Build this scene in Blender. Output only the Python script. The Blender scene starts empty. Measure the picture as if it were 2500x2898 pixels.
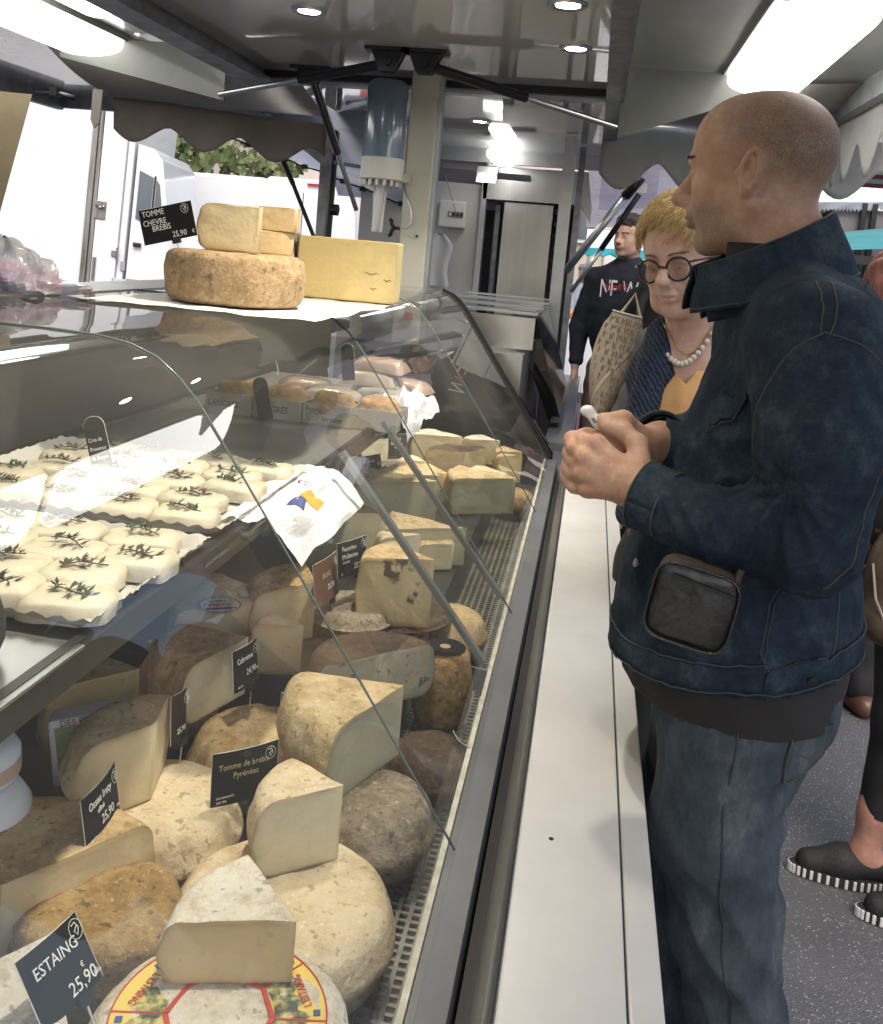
import bpy, bmesh, math, random
import numpy as np
from mathutils import Vector, Matrix, noise
from mathutils.bvhtree import BVHTree
rnd = random.Random(7)
R_ = math.radians
scene = bpy.context.scene
COL = scene.collection

# ---------------------------------------------------------------- camera
cd = bpy.data.cameras.new('camera'); cam = bpy.data.objects.new('camera', cd); COL.objects.link(cam)
scene.camera = cam
cam.matrix_world = Matrix(((0.98317873, -0.10448167, 0.14981046, 0), (0.16086108, 0.10685983, -0.98117516, 0),
                           (0.0865061, 0.98876921, 0.12186934, 1.55), (0, 0, 0, 1)))
cd.sensor_fit = 'HORIZONTAL'; cd.sensor_width = 36; cd.lens = 38.276; cd.shift_y = -0.1643
cd.clip_start = .02; cd.clip_end = 400
# ---------------------------------------------------------------- world, sun, exposure
world = bpy.data.worlds.new('World'); scene.world = world; world.use_nodes = True
wn = world.node_tree.nodes; wl = world.node_tree.links
sky = wn.new('ShaderNodeTexSky'); sky.sky_type = 'NISHITA'; sky.sun_disc = False
sky.sun_elevation = R_(52); sky.sun_rotation = R_(165); sky.dust_density = 4.0; sky.air_density = 1.0
wl.new(sky.outputs[0], wn['Background'].inputs[0]); wn['Background'].inputs[1].default_value = 0.15
sl = bpy.data.lights.new('sun', 'SUN'); sl.energy = .7; sl.angle = R_(30); sl.color = (1, .96, .9)
sun = bpy.data.objects.new('sun', sl); COL.objects.link(sun)
# the sky's sun_rotation turns clockwise from +Y
_e, _a = R_(52), R_(165)
sun.rotation_euler = Vector((math.sin(_a) * math.cos(_e), math.cos(_a) * math.cos(_e), math.sin(_e))).to_track_quat('Z', 'Y').to_euler()
vs = scene.view_settings
vs.view_transform = 'Standard'; vs.look = 'None'; vs.exposure = .8; vs.gamma = 1; vs.use_curve_mapping = False
scene.render.engine = 'CYCLES'
cy = scene.cycles
cy.use_denoising = True; cy.max_bounces = 10; cy.transparent_max_bounces = 24; cy.glossy_bounces = 5
cy.caustics_reflective = False; cy.caustics_refractive = False; cy.sample_clamp_indirect = 6

# ---------------------------------------------------------------- materials
MATS = {}
def mat(name, col, rough=.5, metal=0, cols=None, scale=20, detail=6, bump=0, bscale=None, emit=0, alpha=1, spec=.5,
        trans=0, sub=0, ramp=(.35, .65), stretch=None, coat=0, attr=None, sheen=0, coord='Object', nr=.62, bdist=.004, speck=None):
    """col plain, or cols = list of colours blended over an object-space noise"""
    if name in MATS: return MATS[name]
    m = bpy.data.materials.new(name); m.use_nodes = True; MATS[name] = m
    n = m.node_tree.nodes; l = m.node_tree.links; b = n['Principled BSDF']
    b.inputs['Base Color'].default_value = (*col, 1); b.inputs['Roughness'].default_value = rough
    b.inputs['Metallic'].default_value = metal; b.inputs['Specular IOR Level'].default_value = spec
    if trans: b.inputs['Transmission Weight'].default_value = trans
    if coat: b.inputs['Coat Weight'].default_value = coat
    if sheen: b.inputs['Sheen Weight'].default_value = sheen
    if sub:
        b.inputs['Subsurface Weight'].default_value = sub; b.inputs['Subsurface Radius'].default_value = (.012, .006, .003)
        b.inputs['Subsurface Scale'].default_value = 1.0
    if emit:
        b.inputs['Emission Color'].default_value = (*col, 1); b.inputs['Emission Strength'].default_value = emit
    vec = None
    if cols or bump:
        tc = n.new('ShaderNodeTexCoord'); vec = tc.outputs[coord]
        if stretch:
            mp = n.new('ShaderNodeMapping'); mp.inputs['Scale'].default_value = stretch
            l.new(vec, mp.inputs[0]); vec = mp.outputs[0]
    if cols:
        nz = n.new('ShaderNodeTexNoise'); nz.inputs['Scale'].default_value = scale; nz.inputs['Detail'].default_value = detail
        nz.inputs['Roughness'].default_value = nr
        l.new(vec, nz.inputs[0]); rp = n.new('ShaderNodeValToRGB')
        for i, c in enumerate(cols):
            p = ramp[0] + (ramp[1] - ramp[0]) * i / max(1, len(cols) - 1)
            e = rp.color_ramp.elements[i] if i < 2 else rp.color_ramp.elements.new(p)
            e.position = p; e.color = (*c, 1)
        l.new(nz.outputs[0], rp.inputs[0]); out = rp.outputs[0]
        if attr:    # a vertex attribute blends towards a second colour
            at = n.new('ShaderNodeAttribute'); at.attribute_name = attr[0]
            mx = n.new('ShaderNodeMix'); mx.data_type = 'RGBA'
            fac = at.outputs['Fac']
            if len(attr) > 2:   # broken up into fine grains
                gn = n.new('ShaderNodeTexNoise'); gn.inputs['Scale'].default_value = attr[2]; gn.inputs['Detail'].default_value = 4; l.new(vec, gn.inputs[0])
                gr = n.new('ShaderNodeMapRange'); gr.inputs[1].default_value = .36; gr.inputs[2].default_value = .6; gr.inputs[3].default_value = .6; gr.inputs[4].default_value = 1.15; l.new(gn.outputs[0], gr.inputs[0])
                mm = n.new('ShaderNodeMath'); mm.operation = 'MULTIPLY'; mm.use_clamp = True; l.new(fac, mm.inputs[0]); l.new(gr.outputs[0], mm.inputs[1]); fac = mm.outputs[0]
            l.new(fac, mx.inputs[0]); l.new(out, mx.inputs[6]); mx.inputs[7].default_value = (*attr[1], 1); out = mx.outputs[2]
        for sp in speck or ():    # pits, mould flecks
            sn = n.new('ShaderNodeTexNoise'); sn.inputs['Scale'].default_value = sp[0]; sn.inputs['Detail'].default_value = 3; l.new(vec, sn.inputs[0])
            sr = n.new('ShaderNodeMapRange'); sr.inputs[1].default_value = sp[1]; sr.inputs[2].default_value = sp[1] + .08; sr.inputs[4].default_value = sp[3]; l.new(sn.outputs[0], sr.inputs[0])
            mx = n.new('ShaderNodeMix'); mx.data_type = 'RGBA'; l.new(sr.outputs[0], mx.inputs[0]); l.new(out, mx.inputs[6]); mx.inputs[7].default_value = (*sp[2], 1); out = mx.outputs[2]
        l.new(out, b.inputs['Base Color'])
    if bump:
        bz = n.new('ShaderNodeTexNoise'); bz.inputs['Scale'].default_value = bscale or scale * 3; bz.inputs['Detail'].default_value = 8
        bz.inputs['Roughness'].default_value = .65
        l.new(vec, bz.inputs[0]); bp = n.new('ShaderNodeBump'); bp.inputs['Strength'].default_value = min(1, bump); bp.inputs['Distance'].default_value = bdist * max(1, bump)
        l.new(bz.outputs[0], bp.inputs['Height']); l.new(bp.outputs[0], b.inputs['Normal'])
    return m

def thin_glass(name, tint=(.97, .985, .975), ior=1.5, rough=0.0, haze=0):
    m = bpy.data.materials.new(name); m.use_nodes = True; n = m.node_tree.nodes; l = m.node_tree.links
    n.remove(n['Principled BSDF']); o = n['Material Output']
    t = n.new('ShaderNodeBsdfTransparent'); t.inputs[0].default_value = (*tint, 1)
    g = n.new('ShaderNodeBsdfGlossy'); g.inputs['Roughness'].default_value = rough
    f = n.new('ShaderNodeFresnel'); ge = n.new('ShaderNodeNewGeometry'); mr = n.new('ShaderNodeMapRange')   # both sides of a thin pane reflect alike
    mr.inputs[3].default_value = ior; mr.inputs[4].default_value = 1 / ior; l.new(ge.outputs['Backfacing'], mr.inputs[0]); l.new(mr.outputs[0], f.inputs[0])
    x = n.new('ShaderNodeMixShader'); l.new(f.outputs[0], x.inputs[0]); l.new(t.outputs[0], x.inputs[1]); l.new(g.outputs[0], x.inputs[2])
    out = x.outputs[0]
    if haze:    # milky haze painted on the pane in place of pale reflections
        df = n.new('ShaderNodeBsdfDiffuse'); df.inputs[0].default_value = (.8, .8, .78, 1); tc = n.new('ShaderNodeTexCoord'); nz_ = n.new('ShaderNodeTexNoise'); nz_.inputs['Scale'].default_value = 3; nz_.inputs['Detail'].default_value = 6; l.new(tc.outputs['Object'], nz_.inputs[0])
        mr2 = n.new('ShaderNodeMapRange'); mr2.inputs[1].default_value = .3; mr2.inputs[2].default_value = .75; mr2.inputs[3].default_value = haze * .5; mr2.inputs[4].default_value = haze * 1.8; l.new(nz_.outputs[0], mr2.inputs[0])
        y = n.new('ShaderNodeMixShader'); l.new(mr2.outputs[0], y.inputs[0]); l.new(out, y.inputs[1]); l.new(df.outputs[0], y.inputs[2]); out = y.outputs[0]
    l.new(out, o.inputs[0]); MATS[name] = m
    return m

# ---------------------------------------------------------------- objects
def tag(o, label=None, cat=None, group=None, kind=None):
    if label: o['label'] = label
    if cat: o['category'] = cat
    if group: o['group'] = group
    if kind: o['kind'] = kind
    return o

def thing(name, label, cat, loc=(0, 0, 0), rotz=0, group=None):
    o = bpy.data.objects.new(name, None); COL.objects.link(o); o.empty_display_size = .05
    o.location = loc; o.rotation_euler = (0, 0, rotz)
    return tag(o, label, cat, group)

def mesh(name, verts, faces, m, parent=None, smooth=False, auto=None):
    me = bpy.data.meshes.new(name); me.from_pydata([tuple(v) for v in verts], [], faces); me.update()
    if m is not None:
        for q in (m if isinstance(m, (list, tuple)) else [m]): me.materials.append(q)
    if smooth: me.polygons.foreach_set('use_smooth', [True] * len(me.polygons))
    o = bpy.data.objects.new(name, me); COL.objects.link(o)
    if auto is not None:
        me.polygons.foreach_set('use_smooth', [True] * len(me.polygons)); me.set_sharp_from_angle(angle=R_(auto))
    if parent is not None: o.parent = parent
    return o

class MB:
    """collects shapes; build() links them as ONE mesh object"""
    def __init__(s): s.v = []; s.f = []
    def add(s, vs, fs):
        k = len(s.v); s.v += [tuple(v) for v in vs]; s.f += [tuple(i + k for i in f) for f in fs]; return s
    def box(s, c, size, M=None, bev=0):
        x, y, z = size[0] / 2, size[1] / 2, size[2] / 2
        if bev:
            b = min(bev, x * .9, y * .9, z * .9)
            bm = bmesh.new(); bmesh.ops.create_cube(bm, size=1)
            for v in bm.verts: v.co = Vector((v.co.x * 2 * x, v.co.y * 2 * y, v.co.z * 2 * z))
            bmesh.ops.bevel(bm, geom=bm.edges[:] , offset=b, segments=2, affect='EDGES', profile=.5)
            vs = [v.co.copy() for v in bm.verts]; bm.verts.index_update(); fs = [[v.index for v in f.verts] for f in bm.faces]; bm.free()
        else:
            vs = [Vector((a * x, b_ * y, c_ * z)) for a in (-1, 1) for b_ in (-1, 1) for c_ in (-1, 1)]
            fs = [(0, 1, 3, 2), (4, 6, 7, 5), (0, 4, 5, 1), (2, 3, 7, 6), (0, 2, 6, 4), (1, 5, 7, 3)]
        c = Vector(c)
        return s.add([(M @ v if M else v) + c for v in vs], fs)
    def bar(s, a, b, w, h, up=(0, 0, 1)):
        """a box beam from a to b, w wide, h high"""
        a = Vector(a); b = Vector(b); d = (b - a).normalized(); sd = d.cross(Vector(up)).normalized(); u = sd.cross(d)
        vs = [p + sd * (i * w / 2) + u * (j * h / 2) for p in (a, b) for i in (-1, 1) for j in (-1, 1)]
        return s.add(vs, [(0, 1, 3, 2), (4, 6, 7, 5), (0, 4, 5, 1), (2, 3, 7, 6), (0, 2, 6, 4), (1, 5, 7, 3)])
    def cyl(s, a, b, r0, r1=None, n=14, cap=True):
        a = Vector(a); b = Vector(b); r1 = r0 if r1 is None else r1
        d = (b - a).normalized(); t = Vector((1, 0, 0)) if abs(d.x) < .8 else Vector((0, 1, 0)); u = d.cross(t).normalized(); w = d.cross(u)
        vs = [p + (u * math.cos(2 * math.pi * i / n) + w * math.sin(2 * math.pi * i / n)) * r for p, r in ((a, r0), (b, r1)) for i in range(n)]
        fs = [(i, (i + 1) % n, n + (i + 1) % n, n + i) for i in range(n)]
        if cap: fs += [tuple(range(n))[::-1], tuple(range(n, 2 * n))]
        return s.add(vs, fs)
    def tube(s, pts, r, n=8, closed=False, taper=None):
        pts = [Vector(p) for p in pts]; m = len(pts); vs = []
        for i, p in enumerate(pts):
            d = (pts[(i + 1) % m if closed else min(i + 1, m - 1)] - pts[(i - 1) % m if closed else max(i - 1, 0)]).normalized()
            if i == 0:
                t = Vector((0, 0, 1)) if abs(d.z) < .9 else Vector((1, 0, 0)); u = d.cross(t).normalized()
            else:
                u = (u - d * u.dot(d)).normalized()
            w = d.cross(u); rr = r if taper is None else r * taper(i / (m - 1))
            vs += [p + (u * math.cos(2 * math.pi * k / n) + w * math.sin(2 * math.pi * k / n)) * rr for k in range(n)]
        fs = [(i * n + k, i * n + (k + 1) % n, ((i + 1) % m) * n + (k + 1) % n, ((i + 1) % m) * n + k) for i in range(m if closed else m - 1) for k in range(n)]
        if not closed: fs += [tuple(range(n))[::-1], tuple(range((m - 1) * n, m * n))]
        return s.add(vs, fs)
    def lathe(s, prof, c=(0, 0, 0), n=40, a0=0, a1=2 * math.pi):
        full = abs(a1 - a0 - 2 * math.pi) < 1e-6; k = n if full else n + 1; c = Vector(c); m = len(prof)
        vs = [c + Vector((r * math.cos(a0 + (a1 - a0) * i / n), r * math.sin(a0 + (a1 - a0) * i / n), z)) for i in range(k) for r, z in prof]
        fs = [(i * m + j, ((i + 1) % k) * m + j, ((i + 1) % k) * m + j + 1, i * m + j + 1) for i in range(n) for j in range(m - 1)]
        return s.add(vs, fs)
    def poly(s, pts, th):
        """flat outline given as 3-D points, thickened by vector th"""
        pts = [Vector(p) for p in pts]; th = Vector(th); n = len(pts)
        return s.add(pts + [p + th for p in pts], [tuple(range(n))[::-1], tuple(range(n, 2 * n))] + [(i, (i + 1) % n, n + (i + 1) % n, n + i) for i in range(n)])
    def grid(s, fn, nu, nv, wrap=False):
        vs = [fn(i / nu, j / nv) for i in range(nu + 1) for j in range(nv + 1)]
        fs = [(i * (nv + 1) + j, (i + 1) * (nv + 1) + j, (i + 1) * (nv + 1) + j + 1, i * (nv + 1) + j + 1) for i in range(nu) for j in range(nv)]
        return s.add(vs, fs)
    def build(s, name, m, parent=None, smooth=False, auto=None, off=None):
        vs = s.v if off is None else [Vector(v) - Vector(off) for v in s.v]
        o = mesh(name, vs, s.f, m, parent, smooth, auto)
        bm = bmesh.new(); bm.from_mesh(o.data); bmesh.ops.recalc_face_normals(bm, faces=bm.faces); bm.to_mesh(o.data); bm.free()
        return o

TEXTS = []
def text(parent, body, size, loc, rot, m, name='lettering', align='LEFT', sx=1.0):
    """flat lettering; loc/rot in the parent's space; turned into meshes at the very end"""
    c = bpy.data.curves.new(name, 'FONT'); c.body = body; c.size = size; c.align_x = align; c.extrude = .0002; c.resolution_u = 2
    o = bpy.data.objects.new(name, c); COL.objects.link(o); o.parent = parent
    o.location = loc; o.rotation_euler = rot; o.scale = (sx, 1, 1); TEXTS.append((o, m)); return o
def finish_texts():
    bpy.context.view_layer.update(); dg = bpy.context.evaluated_depsgraph_get()
    for o, m in TEXTS:
        me = bpy.data.meshes.new_from_object(o.evaluated_get(dg)); me.materials.clear(); me.materials.append(m)
        nm = o.name; n = bpy.data.objects.new('lettering', me); COL.objects.link(n)
        n.parent = o.parent; n.location = o.location; n.rotation_euler = o.rotation_euler; n.scale = o.scale
        bpy.data.objects.remove(o)

def copy_tree(o, parent=None):
    c = o.copy(); COL.objects.link(c)
    if parent is not None: c.parent = parent
    for ch in list(o.children): copy_tree(ch, c)
    return c
def nz(p, s=1.0): return noise.noise(Vector(p) * s)

GLASS = thin_glass('case_glass', ior=1.72, haze=.02); CLEAR = thin_glass('clear_film', (.93, .94, .95), 1.35, .12)
STEEL = mat('brushed_steel', (.55, .55, .54), .32, 1, cols=[(.5, .5, .49), (.58, .58, .56)], scale=14, stretch=(1, 1, .04), bump=.02)
ALU = mat('aluminium', (.5, .52, .54), .38, .9, cols=[(.46, .48, .5), (.54, .55, .57)], scale=8, bump=.02, bscale=90)
ALUD = mat('dull_aluminium', (.3, .31, .32), .45, .8, cols=[(.22, .23, .24), (.38, .39, .4)], scale=12)
BLACK = mat('black_rubber', (.012, .012, .014), .45)
BLACKM = mat('black_metal', (.02, .02, .022), .35, .3)
WHITEP = mat('white_laminate', (.72, .73, .72), .28, cols=[(.7, .71, .7), (.75, .755, .74)], scale=3, bump=.02, bscale=60)
# ================================================================ SETTING: ground
GROUND = bpy.data.materials.new('asphalt'); GROUND.use_nodes = True
def _asph():
    n = GROUND.node_tree.nodes; l = GROUND.node_tree.links; b = n['Principled BSDF']; b.inputs['Roughness'].default_value = .8
    tc = n.new('ShaderNodeTexCoord'); v = n.new('ShaderNodeTexVoronoi'); v.inputs['Scale'].default_value = 280; l.new(tc.outputs['Object'], v.inputs[0])
    a = n.new('ShaderNodeTexNoise'); a.inputs['Scale'].default_value = 2.2; a.inputs['Detail'].default_value = 8; l.new(tc.outputs['Object'], a.inputs[0])
    r = n.new('ShaderNodeValToRGB'); r.color_ramp.elements[0].position = .3; r.color_ramp.elements[0].color = (.085, .086, .092, 1)
    r.color_ramp.elements[1].position = .72; r.color_ramp.elements[1].color = (.135, .136, .146, 1); l.new(a.outputs[0], r.inputs[0])
    s = n.new('ShaderNodeValToRGB'); s.color_ramp.elements[0].position = .955; s.color_ramp.elements[0].color = (0, 0, 0, 1)
    s.color_ramp.elements[1].position = .97; s.color_ramp.elements[1].color = (1, 1, 1, 1)
    sp = n.new('ShaderNodeSeparateColor'); l.new(v.outputs['Color'], sp.inputs[0]); l.new(sp.outputs[0], s.inputs[0])
    mx = n.new('ShaderNodeMix'); mx.data_type = 'RGBA'; l.new(s.outputs[0], mx.inputs[0]); l.new(r.outputs[0], mx.inputs[6]); mx.inputs[7].default_value = (.34, .34, .35, 1)
    l.new(mx.outputs[2], b.inputs['Base Color'])
    bp = n.new('ShaderNodeBump'); bp.inputs['Strength'].default_value = .8; bp.inputs['Distance'].default_value = .006
    l.new(v.outputs['Distance'], bp.inputs['Height']); l.new(bp.outputs[0], b.inputs['Normal'])
_asph()
g = MB(); g.grid(lambda u, v: (-150 + 300 * u, -60 + 260 * v, 0), 2, 2)
tag(g.build('ground', GROUND), kind='structure')

# ================================================================ MARKET TRAILER
CEIL = mat('glossy_ceiling', (.82, .82, .8), .06, cols=[(.78, .78, .77), (.86, .86, .84)], scale=1.5, coat=.9)
PANELG = mat('grey_green_panel', (.34, .35, .32), .25, cols=[(.3, .31, .28), (.38, .39, .36)], scale=2, coat=.6)
PLATEG = mat('dark_grey_plate', (.12, .125, .11), .35, cols=[(.1, .105, .09), (.14, .145, .125)], scale=3, coat=.2)
CREAM = mat('cream_paint', (.56, .55, .48), .4, cols=[(.52, .51, .44), (.6, .59, .52)], scale=4, bump=.03)
WALLW = mat('trailer_wall', (.62, .62, .6), .4, cols=[(.58, .58, .56), (.66, .66, .64)], scale=2.5)
LAMP = mat('lamp_diffuser', (1, .985, .94), .4, emit=4)
SPOTM = mat('spot_glow', (1, .93, .8), .4, emit=30)
ZC = 2.19
TR = thing('market_trailer', 'grey market trailer roof with glossy ceiling, cream post and steel end kitchen', 'trailer', (-.7, 3.5, 0))
def T(mb, name, m, parent=TR, **k): return mb.build(name, m, parent, off=(-.7, 3.5, 0) if parent is TR else None, **k)
def sub(mb, name, m, parent, **k): return mb.build(name, m, parent, off=(-.7, 3.5, 0), **k)
# ceiling panels: near, far
T(MB().box((-.68, 1.35, ZC + .03), (1.32, 4.5, .06)), 'ceiling_panel', CEIL)
T(MB().box((-.68, 4.74, ZC + .03), (1.32, 2.16, .06)), 'ceiling_panel', CEIL)
T(MB().box((-.68, 3.61, ZC - .012), (1.34, .035, .03)), 'ceiling_seam', BLACK)
T(MB().box((-.68, 3.68, ZC - .02), (1.34, .06, .03)), 'ceiling_rail', ALU)
T(MB().box((-.68, 5.83, ZC - .03), (1.36, .05, .1)), 'ceiling_edge', ALU)
# long beams between the roof and its wings
T(MB().box((.0, 2.3, ZC + .0), (.05, 7.1, .1)).box((.032, 2.3, ZC - .03), (.016, 7.1, .03)), 'roof_beam', ALUD)
T(MB().box((-1.38, 1.35, ZC + .0), (.07, 4.6, .12)).box((-1.33, 1.35, ZC - .045), (.03, 4.6, .03)), 'roof_beam', ALUD)
# wings
T(MB().box((.47, 1.82, ZC + .11), (.88, 5.5, .03)), 'roof_wing', PANELG)
T(MB().box((.9, 1.82, ZC + .06), (.04, 5.5, .1)), 'wing_edge', ALUD)
T(MB().box((-2.35, 2.25, ZC + .11), (1.86, 6.3, .03)), 'roof_wing', PANELG)
T(MB().box((-3.3, 2.25, ZC + .06), (.04, 6.3, .1)), 'wing_edge', ALUD)
T(MB().box((-2.35, 5.42, ZC + .07), (1.9, .04, .09)), 'wing_edge', ALUD)
# end plates of the wings
T(MB().poly([(.03, 3.585, ZC + .08), (.03, 3.585, ZC - .17), (.5, 3.585, ZC + .0), (.5, 3.585, ZC + .08)], (0, .012, 0)), 'wing_end_plate', PLATEG)
T(MB().poly([(-1.5, 3.585, ZC + .08), (-1.5, 3.585, ZC - .13), (-2.2, 3.585, ZC + .0), (-2.2, 3.585, ZC + .08)], (0, .012, 0)), 'wing_end_plate', PLATEG)
# gas struts
def strut(a, b, split=.5, r=.014, bracket=True):
    a = Vector(a); b = Vector(b); mid = a.lerp(b, split)
    s = sub(MB().cyl(a, mid, r * 1.25, n=12), 'gas_strut', BLACKM, TR, auto=40)
    sub(MB().cyl(mid, b, r * .8, n=12), 'strut_rod', STEEL, s, auto=40).parent = s
    if bracket:
        q = MB().poly([(a.x - .06, a.y, ZC), (a.x - .025, a.y, a.z - .03), (a.x + .025, a.y, a.z - .03), (a.x + .06, a.y, ZC)], (0, .012, 0))
        q.poly([(a.x - .06, a.y - .03, ZC), (a.x - .025, a.y - .03, a.z - .03), (a.x + .025, a.y - .03, a.z - .03), (a.x + .06, a.y - .03, ZC)], (0, .012, 0))
        q.box((a.x, a.y - .01, ZC - .006), (.15, .07, .012)).cyl((a.x, a.y - .04, a.z), (a.x, a.y + .02, a.z), .014)
        sub(q, 'strut_bracket', BLACKM, s)
    return s
strut((-.735, 3.1, ZC - .045), (-1.51, 3.57, ZC - .11), .48)
strut((-.612, 3.1, ZC - .045), (.02, 3.57, ZC - .135), .5)
strut((-1.12, 3.5, ZC - .03), (-1.2, 4.6, 1.72), .5)
# cream post with wall clip, dispenser bracket
T(MB().box((-.67, 3.45, ZC / 2 + .25), (.1, .06, ZC - .5), bev=.004), 'post', CREAM)
T(MB().box((-.614, 3.47, ZC / 2 + .25), (.014, .05, ZC - .5)), 'post_strip', ALU)
T(MB().cyl((-.655, 3.419, 1.597), (-.655, 3.41, 1.597), .0045), 'screw_hole', BLACK)
q = MB().cyl((-.725, 3.43, 1.62), (-.75, 3.43, 1.62), .006)
for s_ in (-1, 1): q.tube([(-.745, 3.43, 1.62), (-.755, 3.43, 1.62 + s_ * .012), (-.757, 3.43, 1.62 + s_ * .026), (-.765, 3.43, 1.62 + s_ * .03)], .0075, 8)
T(q, 'wing_nut', BLACKM, smooth=True)
# stand posts at the far end of the counter
T(MB().box((-.185, 4.9, 1.4), (.06, .06, 1.56)), 'stand_post', ALU)
T(MB().box((-.13, 5.3, 1.4), (.035, .035, 1.56)), 'stand_post', ALUD)
# end kitchen: wall with fuse box and towel, hood, steel door
T(MB().box((-1.13, 6.02, 1.4), (.82, .03, 1.7)), 'end_wall', WALLW)
T(MB().box((-.735, 5.98, 1.4), (.035, .06, 1.7)), 'wall_edge', ALU)
T(MB().box((-.75, 6.15, 2.2), (1.5, .66, .03)), 'end_ceiling', WALLW)
T(MB().poly([(-.75, 5.95, 2.1), (-.74, 5.95, 1.9), (-.13, 5.95, 1.905), (-.06, 5.95, 1.8), (-.06, 5.95, 1.9), (-.1, 5.95, 2.11)], (0, .4, 0)), 'hood', STEEL)
T(MB().box((-.45, 6.0, 1.38), (.31, .025, 1.03), bev=.004), 'door', STEEL)
T(MB().box((-.56, 6.45, 1.2), (.8, .03, 1.9)), 'oven_back', BLACK)
T(MB().box((-.66, 6.2, 1.35), (.03, .1, 1.1)), 'oven_frame', ALUD)
T(MB().box((-.24, 6.1, 1.35), (.03, .2, 1.1)), 'oven_frame', ALUD)
for i in range(14): T(MB().box((-.265, 6.0, .88 + i * .075), (.03, .06, .03)), 'oven_vent', BLACK)
fb = T(MB().box((-.925, 5.97, 1.787), (.17, .07, .17), bev=.01), 'fuse_box', WHITEP)
sub(MB().box((-.9, 5.932, 1.787), (.1, .004, .034)), 'breaker_window', mat('breaker', (.25, .25, .25), .3), fb)
for i in range(4): sub(MB().box((-.935 + i * .024, 5.928, 1.787), (.012, .006, .02)), 'breaker_switch', BLACK if i else WHITEP, fb)
sub(MB().tube([(-1.02, 5.96, 2.1), (-.96, 5.95, 1.95), (-.9, 5.93, 1.8)], .003, 6), 'cord', mat('grey_cord', (.3, .28, .26)), fb)

# lamps: each fixture is a thing
def tube_lamp(label, c, length, width=.27, h=.09, group=None, rz=0):
    t = thing('fluorescent_lamp', label, 'lamp', c, rz, group)
    MB().box((0, 0, h * .4), (width + .03, length + .03, h * .3)).build('housing', PANELG, t)
    def d(u, v):
        a = math.pi * (u - .5) * .999; y = (v - .5) * 2; e = max(0, abs(y) - .93) / .07; k = math.sqrt(max(.02, 1 - e * e))
        return (math.sin(a) * width / 2 * (.75 + .25 * k), y * length / 2, h * .25 - math.cos(a) ** .6 * h * .7 * k)
    MB().grid(d, 14, 40).build('diffuser', LAMP, t, smooth=True)
    return t
tube_lamp('long lit fluorescent lamp under the right roof wing behind the bald head', (.53, 3.3, ZC + .05), 1.35, .27)
tube_lamp('second lit fluorescent lamp with rounded end on the right roof wing', (.52, 1.95, ZC + .05), 1.1, .27)
tube_lamp('wide lit fluorescent lamp under the left roof wing beside the grey end plate', (-2.08, 3.12, ZC + .05), 1.25, .3)
tube_lamp('narrow lit tube lamp with rounded end beside the wide left lamp', (-1.72, 2.45, ZC + .07), 1.2, .13)
def spot(label, x, y, power=2, z=ZC, aim=0):
    t = thing('ceiling_spotlight', label, 'spotlight', (x, y, z), 0, 'round spotlights in the trailer ceiling')
    MB().lathe([(.03, -.004), (.045, -.01), (.05, -.004), (.05, 0)], n=28).build('ring', STEEL, t, smooth=True)
    MB().lathe([(0, -.006), (.031, -.006)], n=24).build('bulb', SPOTM, t)
    ld = bpy.data.lights.new('spot_beam', 'AREA'); ld.shape = 'DISK'; ld.size = .06; ld.energy = power; ld.color = (1, .9, .74); ld.spread = R_(130 if not aim else 85)
    lo = bpy.data.objects.new('spot_beam', ld); COL.objects.link(lo); lo.parent = t; lo.location = (0, 0, -.012); lo.rotation_euler = (0, R_(aim), 0)
    return t
spot('added round spotlight in the ceiling out of view, lighting the case', -.867, 2.64, 1.5)
spot('added round spotlight in the ceiling out of view, lighting the case', -.126, 2.93, 4, aim=16)
spot('added round spotlight in the ceiling out of view, lighting the case', -.135, 2.45, 4, aim=16)
spot('added round spotlight in the ceiling out of view, lighting the case', -.2, 1.5, 3, aim=14)  # unseen spot, added in front of the shelf to brighten the deck
spot('added round spotlight in the ceiling out of view, lighting the case', -.2, .85, 2.0, aim=14)  # another added, unseen spot for light on the near cheeses
spot('added round spotlight in the ceiling out of view, lighting the case', -.6, .9, 1.2)  # unseen spot added over the shelf to light its cheeses
spot('added round spotlight in the ceiling out of view, lighting the case', -.62, 4.6, 2)
t = thing('kitchen_lamp', 'lit white tube lamp under the steel end ceiling above the hood', 'lamp', (-.61, 5.6, 2.12))
MB().box((0, 0, .0), (.12, .5, .05), bev=.02).build('diffuser', LAMP, t, smooth=True)
t = thing('flood_lamp', 'small square lit floodlight hanging in front of the steel hood', 'lamp', (-.67, 5.5, 2.02))
MB().box((0, 0, 0), (.12, .05, .06), Matrix.Rotation(R_(-50), 3, 'X')).box((0, .02, .08), (.015, .015, .12)).build('housing', ALUD, t)
MB().box((0, -.028, -.034), (.11, .004, .065), Matrix.Rotation(R_(-50), 3, 'X')).build('lens', LAMP, t)

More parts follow.
